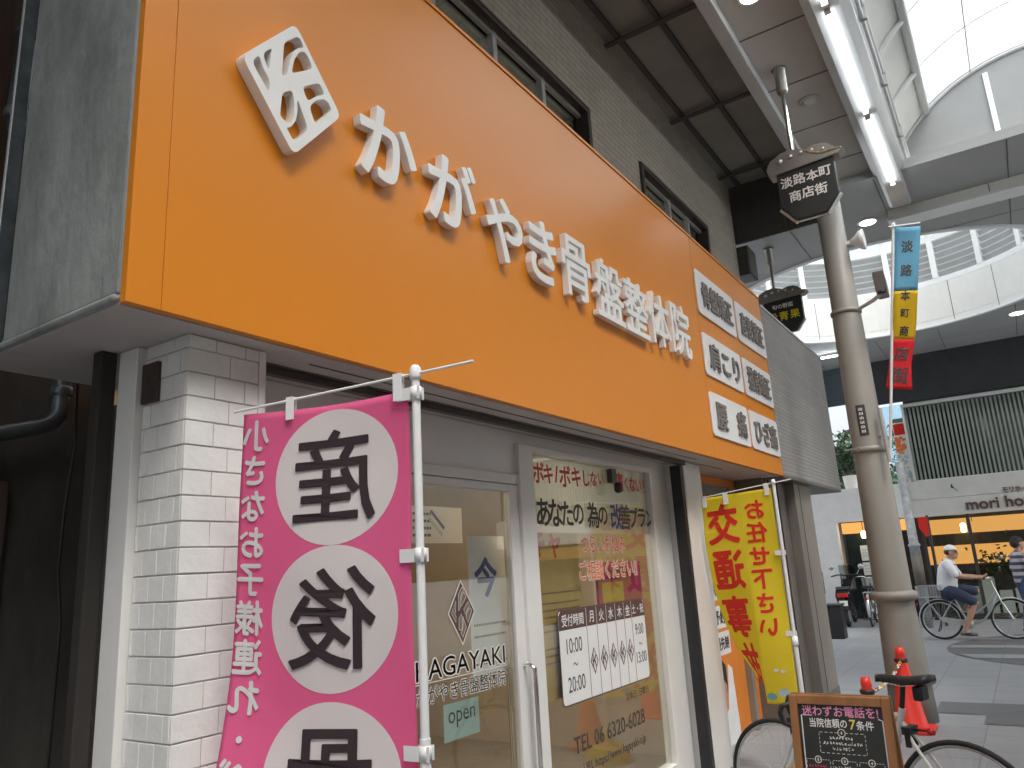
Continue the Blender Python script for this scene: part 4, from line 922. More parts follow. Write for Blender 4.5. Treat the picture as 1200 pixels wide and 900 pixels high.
for c, t in (('産', .21), ('後', .60), ('骨', 1.01), ('盤', 1.42)):
    b = MB(); n = 56; P = [psurf(.268, t, .0016)]; rings = 5
    for r in range(1, rings + 1): P += [psurf(.268 + .2 * r / rings * math.cos(2 * math.pi * i / n), t + .195 * r / rings * math.sin(2 * math.pi * i / n), .0016) for i in range(n)]
    F = [(0, 1 + (i + 1) % n, 1 + i) for i in range(n)]
    for r in range(rings - 1): F += [(1 + r * n + i, 1 + r * n + (i + 1) % n, 1 + (r + 1) * n + (i + 1) % n, 1 + (r + 1) * n + i) for i in range(n)]
    b.add(P, F, m_bwhite, True); dk = b.build('disc', nb1); b = MB()
    b.txt(c, .285, lambda u, v, w, t=t: psurf(.268 + u, t - v, w), .0048, .0054, m_bdark, .011, 1.0); b.build('character', dk)
t = .07
for c in '小さなお子様連れ・ベビーOK':
    s_ = .10 if c not in '・ー' else .07
    b = MB(); b.txt(c, s_, lambda u, v, w, t=t: psurf(.547 + u, t - v, w), .0036, .0042, m_bwhite, .026, 1.0); b.build('side_character', nb1); t += .106 if c != '・' else .085
b = MB()
def loop(q, u, z0, z1, mat=m_plastic):
    c = lambda uu, w: (1.6 - .225 * uu - w * .974, 1.36 + .974 * uu - w * .225)
    for w in (-.006, .006):
        P = [(*c(u - .014, w), z0), (*c(u + .014, w), z0), (*c(u + .014, w), z1), (*c(u - .014, w), z1)]; P2 = [(x - (.0015 if w > 0 else -.0015), y, z) for x, y, z in P]
        q.add(P + P2, [(0, 1, 2, 3), (4, 5, 6, 7), (0, 1, 5, 4), (1, 2, 6, 5), (2, 3, 7, 6), (3, 0, 4, 7)], mat)
loop(b, .055, 2.085, 2.165); b.build('fastener_tab', nb1); b = MB(); loop(b, .42, 2.075, 2.145); b.build('fastener_tab', nb1)
for z in (2.10, 1.655, 1.165, .7):
    b = MB()
    for w in (-.014, .014):
        P = [(1.6 - .974 * w + .225 * .018, 1.36 - .225 * w - .974 * .018, z - .018), (1.6 - .225 * .06 - .974 * w * .3, 1.36 + .974 * .06 - .225 * w * .3, z - .018)]
        P += [(p[0], p[1], z + .018) for p in P[::-1]]; b.add(P, [(0, 1, 2, 3)], m_plastic)
    b.lathe([(.0165, -.018), (.0165, .018)], (1.6, 1.36, z), m_plastic, 12); b.build('fastener_tab', nb1, solid=.001)
nb2 = thing('nobori_banner', 'yellow banner with mirrored red characters on a white pole', 'banner', (6.2, 1.6, 0), 0, 'tall fabric banners on white poles')
def ysurf(u, t, w=0):
    ph = R(6 + 74 * (max(0, t - .25) / 1.3) ** 2.2) if t > .25 else R(8); a = .25
    y = .025 + min(u, a) + max(0, u - a) * math.cos(ph); dx = max(0, u - a) * math.sin(ph) + .012 * math.sin(u * 9 + t * 3) * (.3 + t)
    nx, ny = (1, 0) if u < a else (math.cos(ph), -math.sin(ph) * -1 * -1)
    return (6.2 + dx - w * nx, 1.6 + y - w * (0 if u < a else -math.sin(ph)), 2.125 - t - .05 * u - .10 * max(0, t - 1.2) * (1 - u / .6))
b = MB(); b.tube([(6.2, 1.6, 0), (6.2, 1.6, .98)], .017, m_plastic, 12); b.tube([(6.2, 1.6, .95), (6.2, 1.6, 2.17)], .013, m_plastic, 12); b.lathe([(.022, .93), (.024, .95), (.022, 1.0)], (6.2, 1.6, 0), m_plastic, 12); b.lathe([(.0165, 2.15), (.018, 2.17), (.01, 2.19)], (6.2, 1.6, 0), m_plastic, 12); b.build('pole', nb2)
b = MB(); b.tube([(6.2, 1.46, 2.175), (6.2, 1.6, 2.162), (6.2, 2.20, 2.10)], .0045, m_plastic, 8); b.build('cross_bar', nb2)
b = MB(); sheet(b, ysurf, 34, 70, .60, 1.58, m_yellow); b.build('cloth', nb2, solid=.0012)
for i, c in enumerate('交通事故'): b = MB(); b.txt(c, .33, lambda u, v, w, i=i: ysurf(.43 + u, .23 + i * .365 - v, w), .0016, .003, m_redprint, .03, .86); b.build('character', nb2)
for i, c in enumerate('お任せ下さい'): b = MB(); b.txt(c, .165, lambda u, v, w, i=i: ysurf(.155 + u, .15 + i * .18 - v, w), .0016, .003, m_redprint, .032, 1.0); b.build('character', nb2)
b = MB()
for u, t, r_, mt in ((.10, 1.50, .05, m_teal), (.2, 1.53, .04, m_bluecloth), (.3, 1.5, .035, m_redprint), (.09, 1.36, .02, m_bwhite), (.14, 1.35, .02, m_bwhite)):
    b.add([ysurf(u + r_ * math.cos(2 * math.pi * i / 12), t + r_ * .6 * math.sin(2 * math.pi * i / 12), .0018) for i in range(12)], [tuple(range(12))], mt)
b.build('print', nb2)
for u, z0, z1 in ((.06, 2.07, 2.165), (.40, 2.03, 2.125), (.58, 2.02, 2.11)): b = MB(); b.box(6.194, 6.206, 1.6 + u - .018, 1.6 + u + .018, z0, z1, m_plastic); b.build('fastener_tab', nb2)
for z in (1.62, 1.02): b = MB(); b.box(6.19, 6.21, 1.58, 1.66, z - .018, z + .018, m_plastic); b.build('fastener_tab', nb2)
b = MB(); b.lathe([(.19, 0), (.19, .06), (.15, .11), (.03, .13), (.022, .25)], (6.2, 1.6, 0), m_yelcloth2, 20); b.build('water_base', nb2)
b = MB(); b.lathe([(.17, 0), (.17, .05), (.14, .09), (.03, .11), (.02, .22)], (1.6, 1.36, 0), m_plastic, 20); b.build('water_base', nb1)

# ------------------------------------------------------------------ chalkboard A-frame
cb = thing('chalkboard_stand', 'brown framed A-board with chalk lettering by the bicycle', 'chalkboard', (3.9, .87, 0))
tilt = R(9)
def csurf(u, v, w=0): return (4.0 - math.sin(tilt) * (.95 - v) - w * math.cos(tilt), .872 - u, v * math.cos(tilt) - w * math.sin(tilt))
def cb2(u, v, w=0): return (4.02 + math.sin(tilt) * (.95 - v) + w * math.cos(tilt), .872 - u, v * math.cos(tilt))
b = MB(); hw = .222
for fn in (csurf, cb2):
    b.prism([(-hw, .0), (-hw + .036, .0), (-hw + .036, .96), (-hw, .96)], fn, 0, .024, m_wood); b.prism([(hw - .036, .0), (hw, .0), (hw, .96), (hw - .036, .96)], fn, 0, .024, m_wood)
    b.prism([(-hw + .037, .922), (hw - .037, .922), (hw - .037, .96), (-hw + .037, .96)], fn, 0, .023, m_wood); b.prism([(-hw + .037, .10), (hw - .037, .10), (hw - .037, .135), (-hw + .037, .135)], fn, 0, .023, m_wood)
b.build('frame', cb, bevel=.003)
b = MB()
for fn in (csurf, cb2): b.prism([(-hw + .037, .136), (hw - .037, .136), (hw - .037, .921), (-hw + .037, .921)], fn, .004, .012, m_chalk)
b.build('board', cb)
b = MB()
def chalk(s_, u, v, sz, mt, wd=None):
    V, _ = glyphs(s_, .012); k = 1. if not wd else wd / (max(x[0] for x in V) * 2) / sz
    b.txt(s_, sz, csurf, .0125, .0132, mt, .012, k, False, (u, v))
chalk('迷わずお電話を!', 0, .893, .050, m_cpink, .335); chalk('当院信頼の', -.055, .842, .042, m_cwhite, .165); chalk('7', .052, .84, .058, m_cyel); chalk('条件', .105, .838, .042, m_cwhite, .075)
b.ribbon([(-.135, .893), (-.165, .893), (-.165, .2), (-.15, .18)][0:0] + [(-.150, .872), (-.172, .872), (-.172, .19)], .005, csurf, .0125, .013, m_cwhite); b.ribbon([(.165, .868), (.182, .862), (.182, .19)], .005, csurf, .0125, .013, m_cwhite)
def ring(u, v, r_, mt, n=16): b.ribbon([(u + r_ * math.cos(2 * math.pi * i / n), v + r_ * math.sin(2 * math.pi * i / n)) for i in range(n)], .003, csurf, .0125, .013, mt, True)
def scrib(u0, u1, v, h, mt, sd):
    rd = random.Random(sd); u = u0
    while u < u1 - h * .4:
        for _ in range(4): a = (u + rd.uniform(0, h * .8), v + rd.uniform(-h / 2, h / 2)); c = (u + rd.uniform(0, h * .8), v + rd.uniform(-h / 2, h / 2)); b.ribbon([a, c], .0028, csurf, .0125, .013, mt)
        u += h * 1.02
def box_d(u0, u1, v0, v1, mt):
    k = 9
    for i in range(k):
        a, c = u0 + (u1 - u0) * (i + .15) / k, u0 + (u1 - u0) * (i + .75) / k
        for v in (v0, v1): b.ribbon([(a, v), (c, v)], .0018, csurf, .0125, .013, mt)
    for i in range(5):
        a, c = v0 + (v1 - v0) * (i + .15) / 5, v0 + (v1 - v0) * (i + .75) / 5
        for u in (u0, u1): b.ribbon([(u, a), (u, c)], .0018, csurf, .0125, .013, mt)
ring(.0, .802, .016, m_cwhite); chalk('1', 0, .802, .02, m_cwhite)
box_d(-.10, .10, .715, .802, m_cwhite)
for v, w_, sd in ((.780, .055, 1), (.757, .085, 2), (.735, .045, 3)): scrib(-w_, w_, v, .013, m_cwhite, sd)
n = 2
for v in (.685, .555, .425):
    for u in (-.115, 0, .115):
        if n > 7: break
        ring(u, v, .014, m_cwhite); chalk(str(n), u, v, .018, m_cwhite); box_d(u - .052, u + .052, v - .10, v, m_cwhite)
        scrib(u - .045, u + .045, v - .028, .012, m_cred if n % 2 == 0 else m_cwhite, n); scrib(u - .045, u + .04, v - .05, .011, m_cwhite, n + 10); scrib(u - .04, u + .045, v - .072, .011, m_cred if n % 3 else m_cwhite, n + 20); n += 1
b.build('chalk_writing', cb)

# ------------------------------------------------------------------ bicycles
def wheel(parent, cx, r, tw, mat_t=None, n=44):
    o = MB(); o.tube([(cx + (r - tw) * math.cos(2 * math.pi * i / n), 0, r + (r - tw) * math.sin(2 * math.pi * i / n)) for i in range(n)], tw, m_rubber, 10, True); wo = o.build('wheel', parent)
    o = MB(); o.tube([(cx + (r - tw * 2.3) * math.cos(2 * math.pi * i / n), 0, r + (r - tw * 2.3) * math.sin(2 * math.pi * i / n)) for i in range(n)], tw * .62, m_silver, 8, True); o.build('rim', wo)
    o = MB()
    for i in range(28):
        a = 2 * math.pi * i / 28; s_ = .022 if i % 2 else -.022; k = .12 if (i // 2) % 2 else -.12
        o.tube([(cx + .02 * math.cos(a + k * 8), s_, r + .02 * math.sin(a + k * 8)), (cx + (r - tw * 2.5) * math.cos(a), 0, r + (r - tw * 2.5) * math.sin(a))], .0011, m_silver, 4)
    o.build('spokes', wo)
    o = MB(); o.lathe([(.012, -.055), (.022, -.03), (.016, -.02), (.016, .02), (.022, .03), (.012, .055)], (cx, 0, r), m_chrome, 12, 'y'); o.build('hub', wo)
    return wo
def road_bike(loc, rz, label):
    o = thing('bicycle', label, 'bicycle', loc, rz, None, True); r = .338; wb = 1.0
    wheel(o, 0, r, .0135); wheel(o, wb, r, .0135)
    bb, st, ht, hb = (.42, 0, .275), (.245, 0, .80), (.812, 0, .765), (.84, 0, .68)
    q = MB(); q.tube([bb, st], .017, m_whitebike, 12); q.tube([(.265, 0, .76), (.815, 0, .745)], .016, m_whitebike, 12); q.tube([bb, (.835, 0, .69)], .020, m_whitebike, 12); q.tube([ht, hb], .021, m_whitebike, 12)
    for s_ in (-1, 1): q.tube([bb, (.2, s_ * .05, .30), (0, s_ * .06, r)], .0095, m_whitebike, 8); q.tube([(.262, 0, .74), (.2, s_ * .035, .64), (0, s_ * .06, r)], .0085, m_whitebike, 8)
    q.build('frame', o)
    q = MB()
    for s_ in (-1, 1): q.tube([(.838, s_ * .03, .69), (.87, s_ * .045, .60), (wb, s_ * .05, r)], [.014, .013, .009], m_whitebike, 8)
    q.tube([(.838, -.035, .695), (.838, .035, .695)], .015, m_whitebike, 8); q.build('fork', o)
    q = MB(); q.tube([(.262, 0, .74), (.222, 0, .915)], .0135, m_black, 12); q.build('seat_post', o)
    q = MB(); zs = .945
    prof = [(.36, .014, .0), (.33, .022, .004), (.27, .026, .004), (.21, .045, .0), (.15, .068, .006), (.10, .074, .014), (.075, .06, .016)]
    P = []
    for x, hw_, dz in prof: P += [(x, -hw_, zs + dz - .025), (x, -hw_ * .9, zs + dz + .004), (x, 0, zs + dz + .012), (x, hw_ * .9, zs + dz + .004), (x, hw_, zs + dz - .025)]
    F = [(5 * i + k, 5 * i + (k + 1) % 5, 5 * i + 5 + (k + 1) % 5, 5 * i + 5 + k) for i in range(6) for k in range(5)] + [(0, 1, 2, 3, 4), (30, 31, 32, 33, 34)]
    q.add(P, F, m_black, True)
    for s_ in (-1, 1): q.tube([(.31, s_ * .018, zs - .02), (.22, s_ * .022, zs - .035), (.11, s_ * .03, zs - .012)], .004, m_chrome, 6)
    q.build('saddle', o)
    q = MB(); q.box(.115, .165, -.045, .045, zs - .10, zs - .028, m_black); q.build('saddle_bag', o, bevel=.012)
    q = MB(); q.tube([(.812, 0, .765), (.808, 0, .785), (.875, 0, .785)], .014, m_black, 10); q.build('stem', o)
    q = MB()
    rb = lambda P_: [(.84 + (x - .84) * math.cos(R(24)) - y * math.sin(R(24)), (x - .84) * math.sin(R(24)) + y * math.cos(R(24)), z) for x, y, z in P_]
    for s_ in (-1, 1): q.tube(rb([(.875, 0, .785), (.875, s_ * .11, .785), (.88, s_ * .135, .785), (.91, s_ * .14, .78), (.925, s_ * .14, .74), (.91, s_ * .14, .69), (.85, s_ * .14, .665)]), .014, m_black, 10)
    q.build('handlebar', o)
    q = MB(); q.lathe([(.085, -.004), (.088, 0), (.085, .004)], (.42, -.05, .275), m_silver, 26, 'y'); q.tube([(.42, -.07, .275), (.33, -.075, .14)], .011, m_silver, 8); q.tube([(.42, .07, .275), (.51, .075, .41)], .011, m_silver, 8)
    q.box(.30, .36, -.15, -.08, .13, .15, m_black); q.box(.48, .54, .08, .15, .40, .42, m_black); q.build('crank', o)
    q = MB(); n = 30
    P = [(.42 + .085 * math.cos(R(90 - 180 * i / 14)), -.05, .275 + .085 * math.sin(R(90 - 180 * i / 14))) for i in range(15)] + [(.034 * math.cos(R(-90 - 180 * i / 10)), -.05, r + .034 * math.sin(R(-90 - 180 * i / 10))) for i in range(11)]
    q.tube(P, .0035, m_black, 5, True); q.build('chain', o)
    q = MB(); q.lathe([(.014, 0), (.020, -.012), (.017, -.03)], (.135, 0, .70), m_redlens, 12, 'x'); q.tube([(.135, 0, .70), (.23, 0, .70)], .006, m_black, 6); q.build('tail_light', o)
    for x, z in ((.225, .68), (.875, .66)): q = MB(); q.box(x - .02, x + .02, -.05, .05, z, z + .035, m_black); q.box(x - .012, x + .012, -.045, -.03, z - .06, z, m_black); q.box(x - .012, x + .012, .03, .045, z - .06, z, m_black); q.build('brake', o)
    q = MB(); q.tube([(.36, .05, .28), (.30, .16, .01)], .008, m_black, 8); q.build('kickstand', o)
    return o
road_bike((4.53, .46, 0), R(73), 'white road bike parked behind the chalk A-board')
def city_bike(loc, rz, label, basket=True, rear_basket=True, frame=None):
    fm = frame or m_silver
    o = thing('bicycle', label, 'bicycle', loc, rz, None, True); r = .335; wb = 1.08
    wheel(o, 0, r, .018); wheel(o, wb, r, .018)
    q = MB(); q.tube([(.40, 0, .27), (.24, 0, .74)], .018, fm, 10); q.tube([(.88, 0, .86), (.94, 0, .66)], .020, fm, 10)
    q.tube([(.91, 0, .74), (.80, 0, .50), (.66, 0, .33), (.52, 0, .27), (.40, 0, .27)], .020, fm, 10); q.tube([(.90, 0, .80), (.74, 0, .58), (.55, 0, .44), (.33, 0, .47)], .014, fm, 10)
    for s_ in (-1, 1): q.tube([(.40, 0, .27), (0, s_ * .06, r)], .011, fm, 8); q.tube([(.25, 0, .70), (0, s_ * .06, r)], .009, fm, 8)
    q.build('frame', o)
    q = MB()
    for s_ in (-1, 1): q.tube([(.94, s_ * .03, .66), (.99, s_ * .05, .55), (wb, s_ * .055, r)], .011, fm, 8)
    q.build('fork', o)
    for cx, a0, a1 in ((0, 20, 200), (wb, 10, 170)):
        q = MB(); n = 20; P = []
        for i in range(n + 1):
            a = R(a0 + (a1 - a0) * i / n)
            for s_, rr in ((-.03, r + .008), (-.02, r + .022), (.02, r + .022), (.03, r + .008)): P.append((cx + rr * math.cos(a), s_, r + rr * math.sin(a)))
        q.add(P, [(4 * i + k, 4 * i + k + 1, 4 * i + k + 5, 4 * i + k + 4) for i in range(n) for k in range(3)], m_silver, True); q.build('mudguard', o, solid=.002)
    q = MB(); q.tube([(.24, 0, .74), (.215, 0, .80)], .013, m_chrome, 8); q.build('seat_post', o)
    q = MB(); q.prism(rrect(.12, .05, .04), lambda u, v, w=0: (.20 + u, v * (1.9 - u * 6), .80 + w), 0, .05, m_black); q.build('saddle', o, bevel=.015)
    q = MB(); q.tube([(.88, 0, .86), (.86, 0, .98)], .013, m_chrome, 8)
    for s_ in (-1, 1): q.tube([(.86, 0, .98), (.90, s_ * .12, 1.02), (.82, s_ * .25, 1.03), (.68, s_ * .27, 1.0)], .011, m_chrome, 8); q.tube([(.80, s_ * .255, 1.026), (.67, s_ * .272, 1.0)], .016, m_black, 8)
    q.build('handlebar', o)
    q = MB()
    for y in (-.07, 0, .07): q.tube([(-.32, y, .72), (.16, y, .72)], .006, m_silver, 6)
    for x in (-.32, -.1, .16): q.tube([(x, -.07, .72), (x, .07, .72)], .006, m_silver, 6)
    for s_ in (-1, 1): q.tube([(-.2, s_ * .07, .72), (0, s_ * .07, r)], .006, m_silver, 6)
    q.build('rear_rack', o)
    def bask(x0, x1, z0, z1, hw_):
        k = MB()
        for i in range(8): z = z0 + (z1 - z0) * i / 7; e = .02 * i / 7; k.tube([(x0 - e, -hw_ - e, z), (x1 + e, -hw_ - e, z), (x1 + e, hw_ + e, z), (x0 - e, hw_ + e, z)], .003 if i < 7 else .006, m_basket, 5, True)
        for i in range(9):
            x = x0 + (x1 - x0) * i / 8
            for s_ in (-1, 1): k.tube([(x, s_ * hw_, z0), (x, s_ * (hw_ + .02), z1)], .0025, m_basket, 5)
            y = -hw_ + 2 * hw_ * i / 8
            for xx, e in ((x0, -.02), (x1, .02)): k.tube([(xx, y, z0), (xx + e, y, z1)], .0025, m_basket, 5)
            k.tube([(x, -hw_, z0), (x, hw_, z0)], .0025, m_basket, 5)
        k.build('basket', o)
    if rear_basket: bask(-.30, .06, .73, .92, .14)
    if basket: bask(.98, 1.28, .76, .98, .16)
    q = MB(); q.lathe([(.08, -.004), (.083, 0), (.08, .004)], (.40, -.05, .27), m_silver, 22, 'y'); q.tube([(.40, -.07, .27), (.38, -.075, .11)], .010, m_silver, 8); q.tube([(.40, .07, .27), (.42, .075, .43)], .010, m_silver, 8)
    q.box(.33, .43, -.18, -.08, .10, .12, m_black); q.box(.37, .47, .08, .18, .43, .45, m_black); q.build('crank', o)
    q = MB(); q.prism([(-.03, r - .02), (.40, .22), (.43, .32), (.02, r + .05)], lambda u, v, w=0: (u, -.045 - w, v), 0, .02, m_silver); q.build('chain_guard', o)
    q = MB(); q.tube([(0, -.07, r), (-.06, -.16, .15)], .009, m_black, 6); q.tube([(0, .07, r), (-.06, .16, .15)], .009, m_black, 6); q.tube([(-.06, -.16, .15), (-.06, .16, .15)], .009, m_black, 6); q.build('kickstand', o)
    q = MB(); q.lathe([(.02, 0), (.03, -.012), (.02, -.02)], (-.345, 0, .60), m_redlens, 10, 'x'); q.build('reflector', o)
    return o
city_bike((15.9, 1.52, 0), R(-91), 'silver city bicycle ridden by the man in the white cap', basket=False)
city_bike((18.5, 3.10, 0), R(4), 'dark bicycle with a front basket parked beside the black scooter', basket=True, rear_basket=False, frame=m_darkcab)

# ------------------------------------------------------------------ scooter
s = thing('scooter', 'black motor scooter seen from behind with a red tail light', 'scooter', (18.5, 3.58, 0), R(4), None, True)
b = MB(); n = 28; b.tube([(.0 + .19 * math.cos(2 * math.pi * i / n), 0, .23 + .19 * math.sin(2 * math.pi * i / n)) for i in range(n)], .045, m_rubber, 10, True); b.lathe([(.12, -.05), (.14, 0), (.12, .05)], (0, 0, .23), m_silver, 16, 'y'); b.build('wheel', s)
b = MB(); b.tube([(1.2 + .19 * math.cos(2 * math.pi * i / n), 0, .23 + .19 * math.sin(2 * math.pi * i / n)) for i in range(n)], .045, m_rubber, 10, True); b.lathe([(.12, -.04), (.14, 0), (.12, .04)], (1.2, 0, .23), m_silver, 16, 'y'); b.build('wheel', s)
m_gloss = M('black_gloss_paint', (.012, .012, .014), .15, var=.1)
b = MB(); P = [(-.28, .62), (-.30, .72), (-.22, .80), (.15, .80), (.45, .74), (.50, .42), (.55, .33), (.95, .33), (1.0, .40), (1.08, .95), (1.02, 1.0), (.92, .5), (.85, .40), (.62, .41), (.40, .30), (.1, .42), (-.1, .52)]
b.prism(P, lambda u, v, w=0: (u, w * (1 - .25 * abs(v - .55)), v), -.16, .16, m_gloss); b.build('body', s, bevel=.03)
b = MB(); b.prism([(-.25, .80), (-.2, .86), (.1, .85), (.45, .79), (.48, .75), (.1, .79)], lambda u, v, w=0: (u, w, v), -.14, .14, m_black); b.build('seat', s, bevel=.03)
b = MB(); b.box(-.335, -.29, -.11, .11, .64, .72, m_redlens); b.build('tail_light', s, bevel=.012)
b = MB(); b.box(-.345, -.335, -.085, .085, .46, .57, m_paper); b.box(-.335, -.28, -.03, .03, .46, .62, m_black); b.build('number_plate', s)
b = MB(); b.tube([(1.05, 0, .98), (1.0, 0, 1.06)], .025, m_black, 8)
for k in (-1, 1): b.tube([(1.0, 0, 1.06), (.98, k * .2, 1.08), (.92, k * .34, 1.05)], .016, m_black, 8)
b.build('handlebar', s)
for k in (-1, 1):
    b = MB(); b.tube([(.97, k * .22, 1.08), (1.0, k * .30, 1.22)], .007, m_chrome, 6); b.lathe([(.02, 0), (.06, .01), (.06, .025), (.02, .03)], (.985, k * .32, 1.25), m_silver, 14, 'x'); b.build('mirror', s)
b = MB(); b.tube([(.15, -.16, .26), (-.32, -.19, .30)], [.03, .05], m_black, 12); b.build('exhaust', s)
b = MB(); b.prism([(-.24, .38), (-.2, .44), (.05, .46), (.25, .36), (.1, .42), (-.1, .41)], lambda u, v, w=0: (u, w, v), -.07, .07, m_black); b.build('mudguard', s)
b = MB(); b.prism([(1.10, .95), (1.14, .96), (1.0, 1.30), (.97, 1.29)], lambda u, v, w=0: (u, w, v), -.16, .16, m_glassdk); b.build('windscreen', s)

# ------------------------------------------------------------------ cones and striped chain
def cone(loc, h, label):
    o = thing('traffic_cone', label, 'traffic cone', loc, 0, 'red traffic cones by the pole', True)
    q = MB(); k = h / .7; q.lathe([(.15 * k, .03), (.135 * k, .05), (.045 * k, .60 * k), (.040 * k, .63 * k), (.044 * k, .64 * k), (.036 * k, .70 * k), (.018 * k, .705 * k)], (0, 0, 0), m_cone, 28); q.build('body', o)
    q = MB(); q.prism(rrect(.19 * k, .19 * k, .05), lambda u, v, w=0: (u, v, w), 0, .03, m_cone); q.build('base', o, bevel=.008)
    q = MB(); q.lathe([(.05 * k, .575 * k), (.058 * k, .585 * k), (.058 * k, .60 * k), (.05 * k, .61 * k)], (0, 0, 0), m_black, 20); q.build('collar', o)
cone((8.12, 1.17, 0), .71, 'large red traffic cone standing in front of the taupe pole')
cone((6.6, 1.22, 0), .66, 'red traffic cone whose top shows behind the chalkboard')
ch = thing('barrier_chain', 'pale and brown striped plastic chain slung between the two cones', 'chain', (7.3, 1.2, .5))
b = MB(); A, B_ = Vector((8.10, 1.17, .60)), Vector((6.62, 1.22, .555)); n = 40
for i in range(n):
    t = (i + .5) / n; p = A.lerp(B_, t); p.z -= .10 * 4 * t * (1 - t) * .6; d = (B_ - A).normalized()
    q_ = Vector((-d.y, d.x, 0)).normalized() if i % 2 else Vector((0, 0, 1))
    b.tube([p + d * (.024 * math.cos(2 * math.pi * k / 10)) + q_ * (.012 * math.sin(2 * math.pi * k / 10)) for k in range(10)], .0055, m_paper if (i // 3) % 2 else (m_wood if (i // 3) % 4 else m_yelcloth2), 5, True)
b.build('links', ch)
bn = thing('litter_bin', 'slim black bin standing on the pavement beyond the grey pillar', 'bin', (16.1, 3.32, 0))
b = MB(); b.box(15.95, 16.25, 3.19, 3.45, 0, .60, m_black); b.build('body', bn, bevel=.015); b = MB(); b.box(15.93, 16.27, 3.17, 3.47, .60, .64, m_darkcab); b.build('lid', bn, bevel=.01)
rp_ = thing('utility_post', 'weathered grey street post in front of the amber lit shop', 'post', (18.2, 2.0, 0))
b = MB(); b.lathe([(.10, 0), (.10, 1.62), (.115, 1.63), (.115, 1.67), (.09, 1.68), (.085, 3.4)], (18.2, 2.0, 0), M('weathered_grey_post', (.36, .38, .39), .5, var=.25, scale=7), 18); b.build('shaft', rp_)
b = MB(); b.lathe([(.103, .8), (.103, 1.45)], (18.2, 2.0, 0), m_greydk, 18); b.build('wrap', rp_)
rs = thing('shop_flag', 'small red flag shaped sign beside the weathered post', 'sign', (18.4, 1.75, 1.8))
b = MB(); b.prism([(-.10, .2), (.08, .2), (.08, -.18), (.02, -.22), (-.10, -.02)], faceX(1.78, 2.02, 18.5), 0, .03, m_redprint); b.build('board', rs)
b = MB(); b.tube([(18.52, 1.70, 0), (18.52, 1.70, 2.25)], .03, m_bronze, 8); b.build('post', rs)

# ------------------------------------------------------------------ people
def limb(q, pts, rs, mat):
    q.tube(pts, rs, mat, 12); 
    for p, r_ in zip(pts, rs): q.ball(p, r_ * .99, mat, 12, 8)
def hand(q, wr, dirv, side, curl, mat):
    d = Vector(dirv).normalized(); s_ = Vector(side).normalized(); nrm = d.cross(s_).normalized(); wr = Vector(wr)
    c = wr + d * .05; limb(q, [wr, wr + d * .045, wr + d * .085], [.024, .032, .030], mat)
    for i, L in enumerate((.068, .078, .072, .056)):
        p0 = wr + d * .085 + s_ * (-.024 + i * .016); p1 = p0 + d * L * .45 + nrm * curl * .012; p2 = p1 + d * L * .3 + nrm * curl * .026; p3 = p2 + d * L * .1 + nrm * curl * .026
        limb(q, [p0, p1, p2, p3], [.0105, .0098, .009, .008], mat)
    p0 = wr + d * .03 - s_ * .028; limb(q, [p0, p0 + d * .03 - s_ * .02 + nrm * curl * .008, p0 + d * .055 - s_ * .022 + nrm * curl * .02], [.013, .011, .009], mat)
def head(q, c, f, mat, k=1.):       # face looking along f
    f = Vector(f).normalized(); l = Vector((0, 0, 1)).cross(f).normalized(); c = Vector(c)
    q.ball(c + Vector((0, 0, .03)), (.083 * k, .083 * k, .098 * k), mat); q.ball(c - f * .02 + Vector((0, 0, .03)), (.088 * k, .085 * k, .085 * k), mat)
    q.ball(c + f * .035 - Vector((0, 0, .045)), (.058, .058, .062), mat); q.ball(c + f * .06 - Vector((0, 0, .078)), (.028, .028, .024), mat)
    q.ball(c + f * .094 - Vector((0, 0, .01)), (.018, .018, .024), mat); q.ball(c + f * .088 + Vector((0, 0, .018)), (.015, .015, .03), mat)
    q.ball(c + f * .08 - Vector((0, 0, .048)), (.02, .024, .008), mat)
    for s_ in (-1, 1): q.ball(c + l * s_ * .085 - f * .01 + Vector((0, 0, .0)), (.018, .018, .032), mat); q.ball(c + f * .07 + l * s_ * .032 + Vector((0, 0, .012)), (.014, .014, .01), mat)
# cyclist; local +x is the riding direction, +y his left
cyc = thing('person', 'man in white cap, white T-shirt and navy shorts riding the silver bicycle', 'person', (15.9, 1.52, 0), R(-91), None, True)
b = MB(); sh = {}
hipc, chest, neck, hd = (.21, 0, .86), (.25, 0, 1.20), (.30, 0, 1.36), (.34, 0, 1.47)
limb(b, [(.20, 0, .90), (.21, 0, 1.02), (.24, 0, 1.18), (.27, 0, 1.30)], [.14, .135, .145, .10], m_skin); limb(b, [(.28, 0, 1.31), (.32, 0, 1.42)], [.056, .052], m_skin); head(b, hd, (1, 0, -.12), m_skin)
for k in (-1, 1):
    limb(b, [(.26, k * .17, 1.27), (.38, k * .235, 1.07), (.60, k * .255, 1.045), (.65, k * .262, 1.04)], [.052, .043, .034, .026], m_skin)
    hand(b, (.65, k * .262, 1.042), (1, .03 * k, -.15), (0, -k, 0), -1.0 * k, m_skin)
KN = {-1: (.57, -.10, .62), 1: (.60, .10, .80)}; AN = {-1: (.34, -.12, .16), 1: (.38, .12, .50)}
for k in (-1, 1):
    limb(b, [(.22, k * .09, .86), KN[k], tuple(Vector(KN[k]).lerp(Vector(AN[k]), .35)), AN[k], (AN[k][0] + .06, AN[k][1], AN[k][2] - .04)], [.085, .058, .056, .036, .034], m_skin)
b.build('body', cyc, remesh=.008, smooth_iter=3)
b = MB(); limb(b, [(.18, 0, .88), (.20, 0, 1.02), (.24, 0, 1.18), (.26, 0, 1.285)], [.168, .163, .165, .115], m_tee)
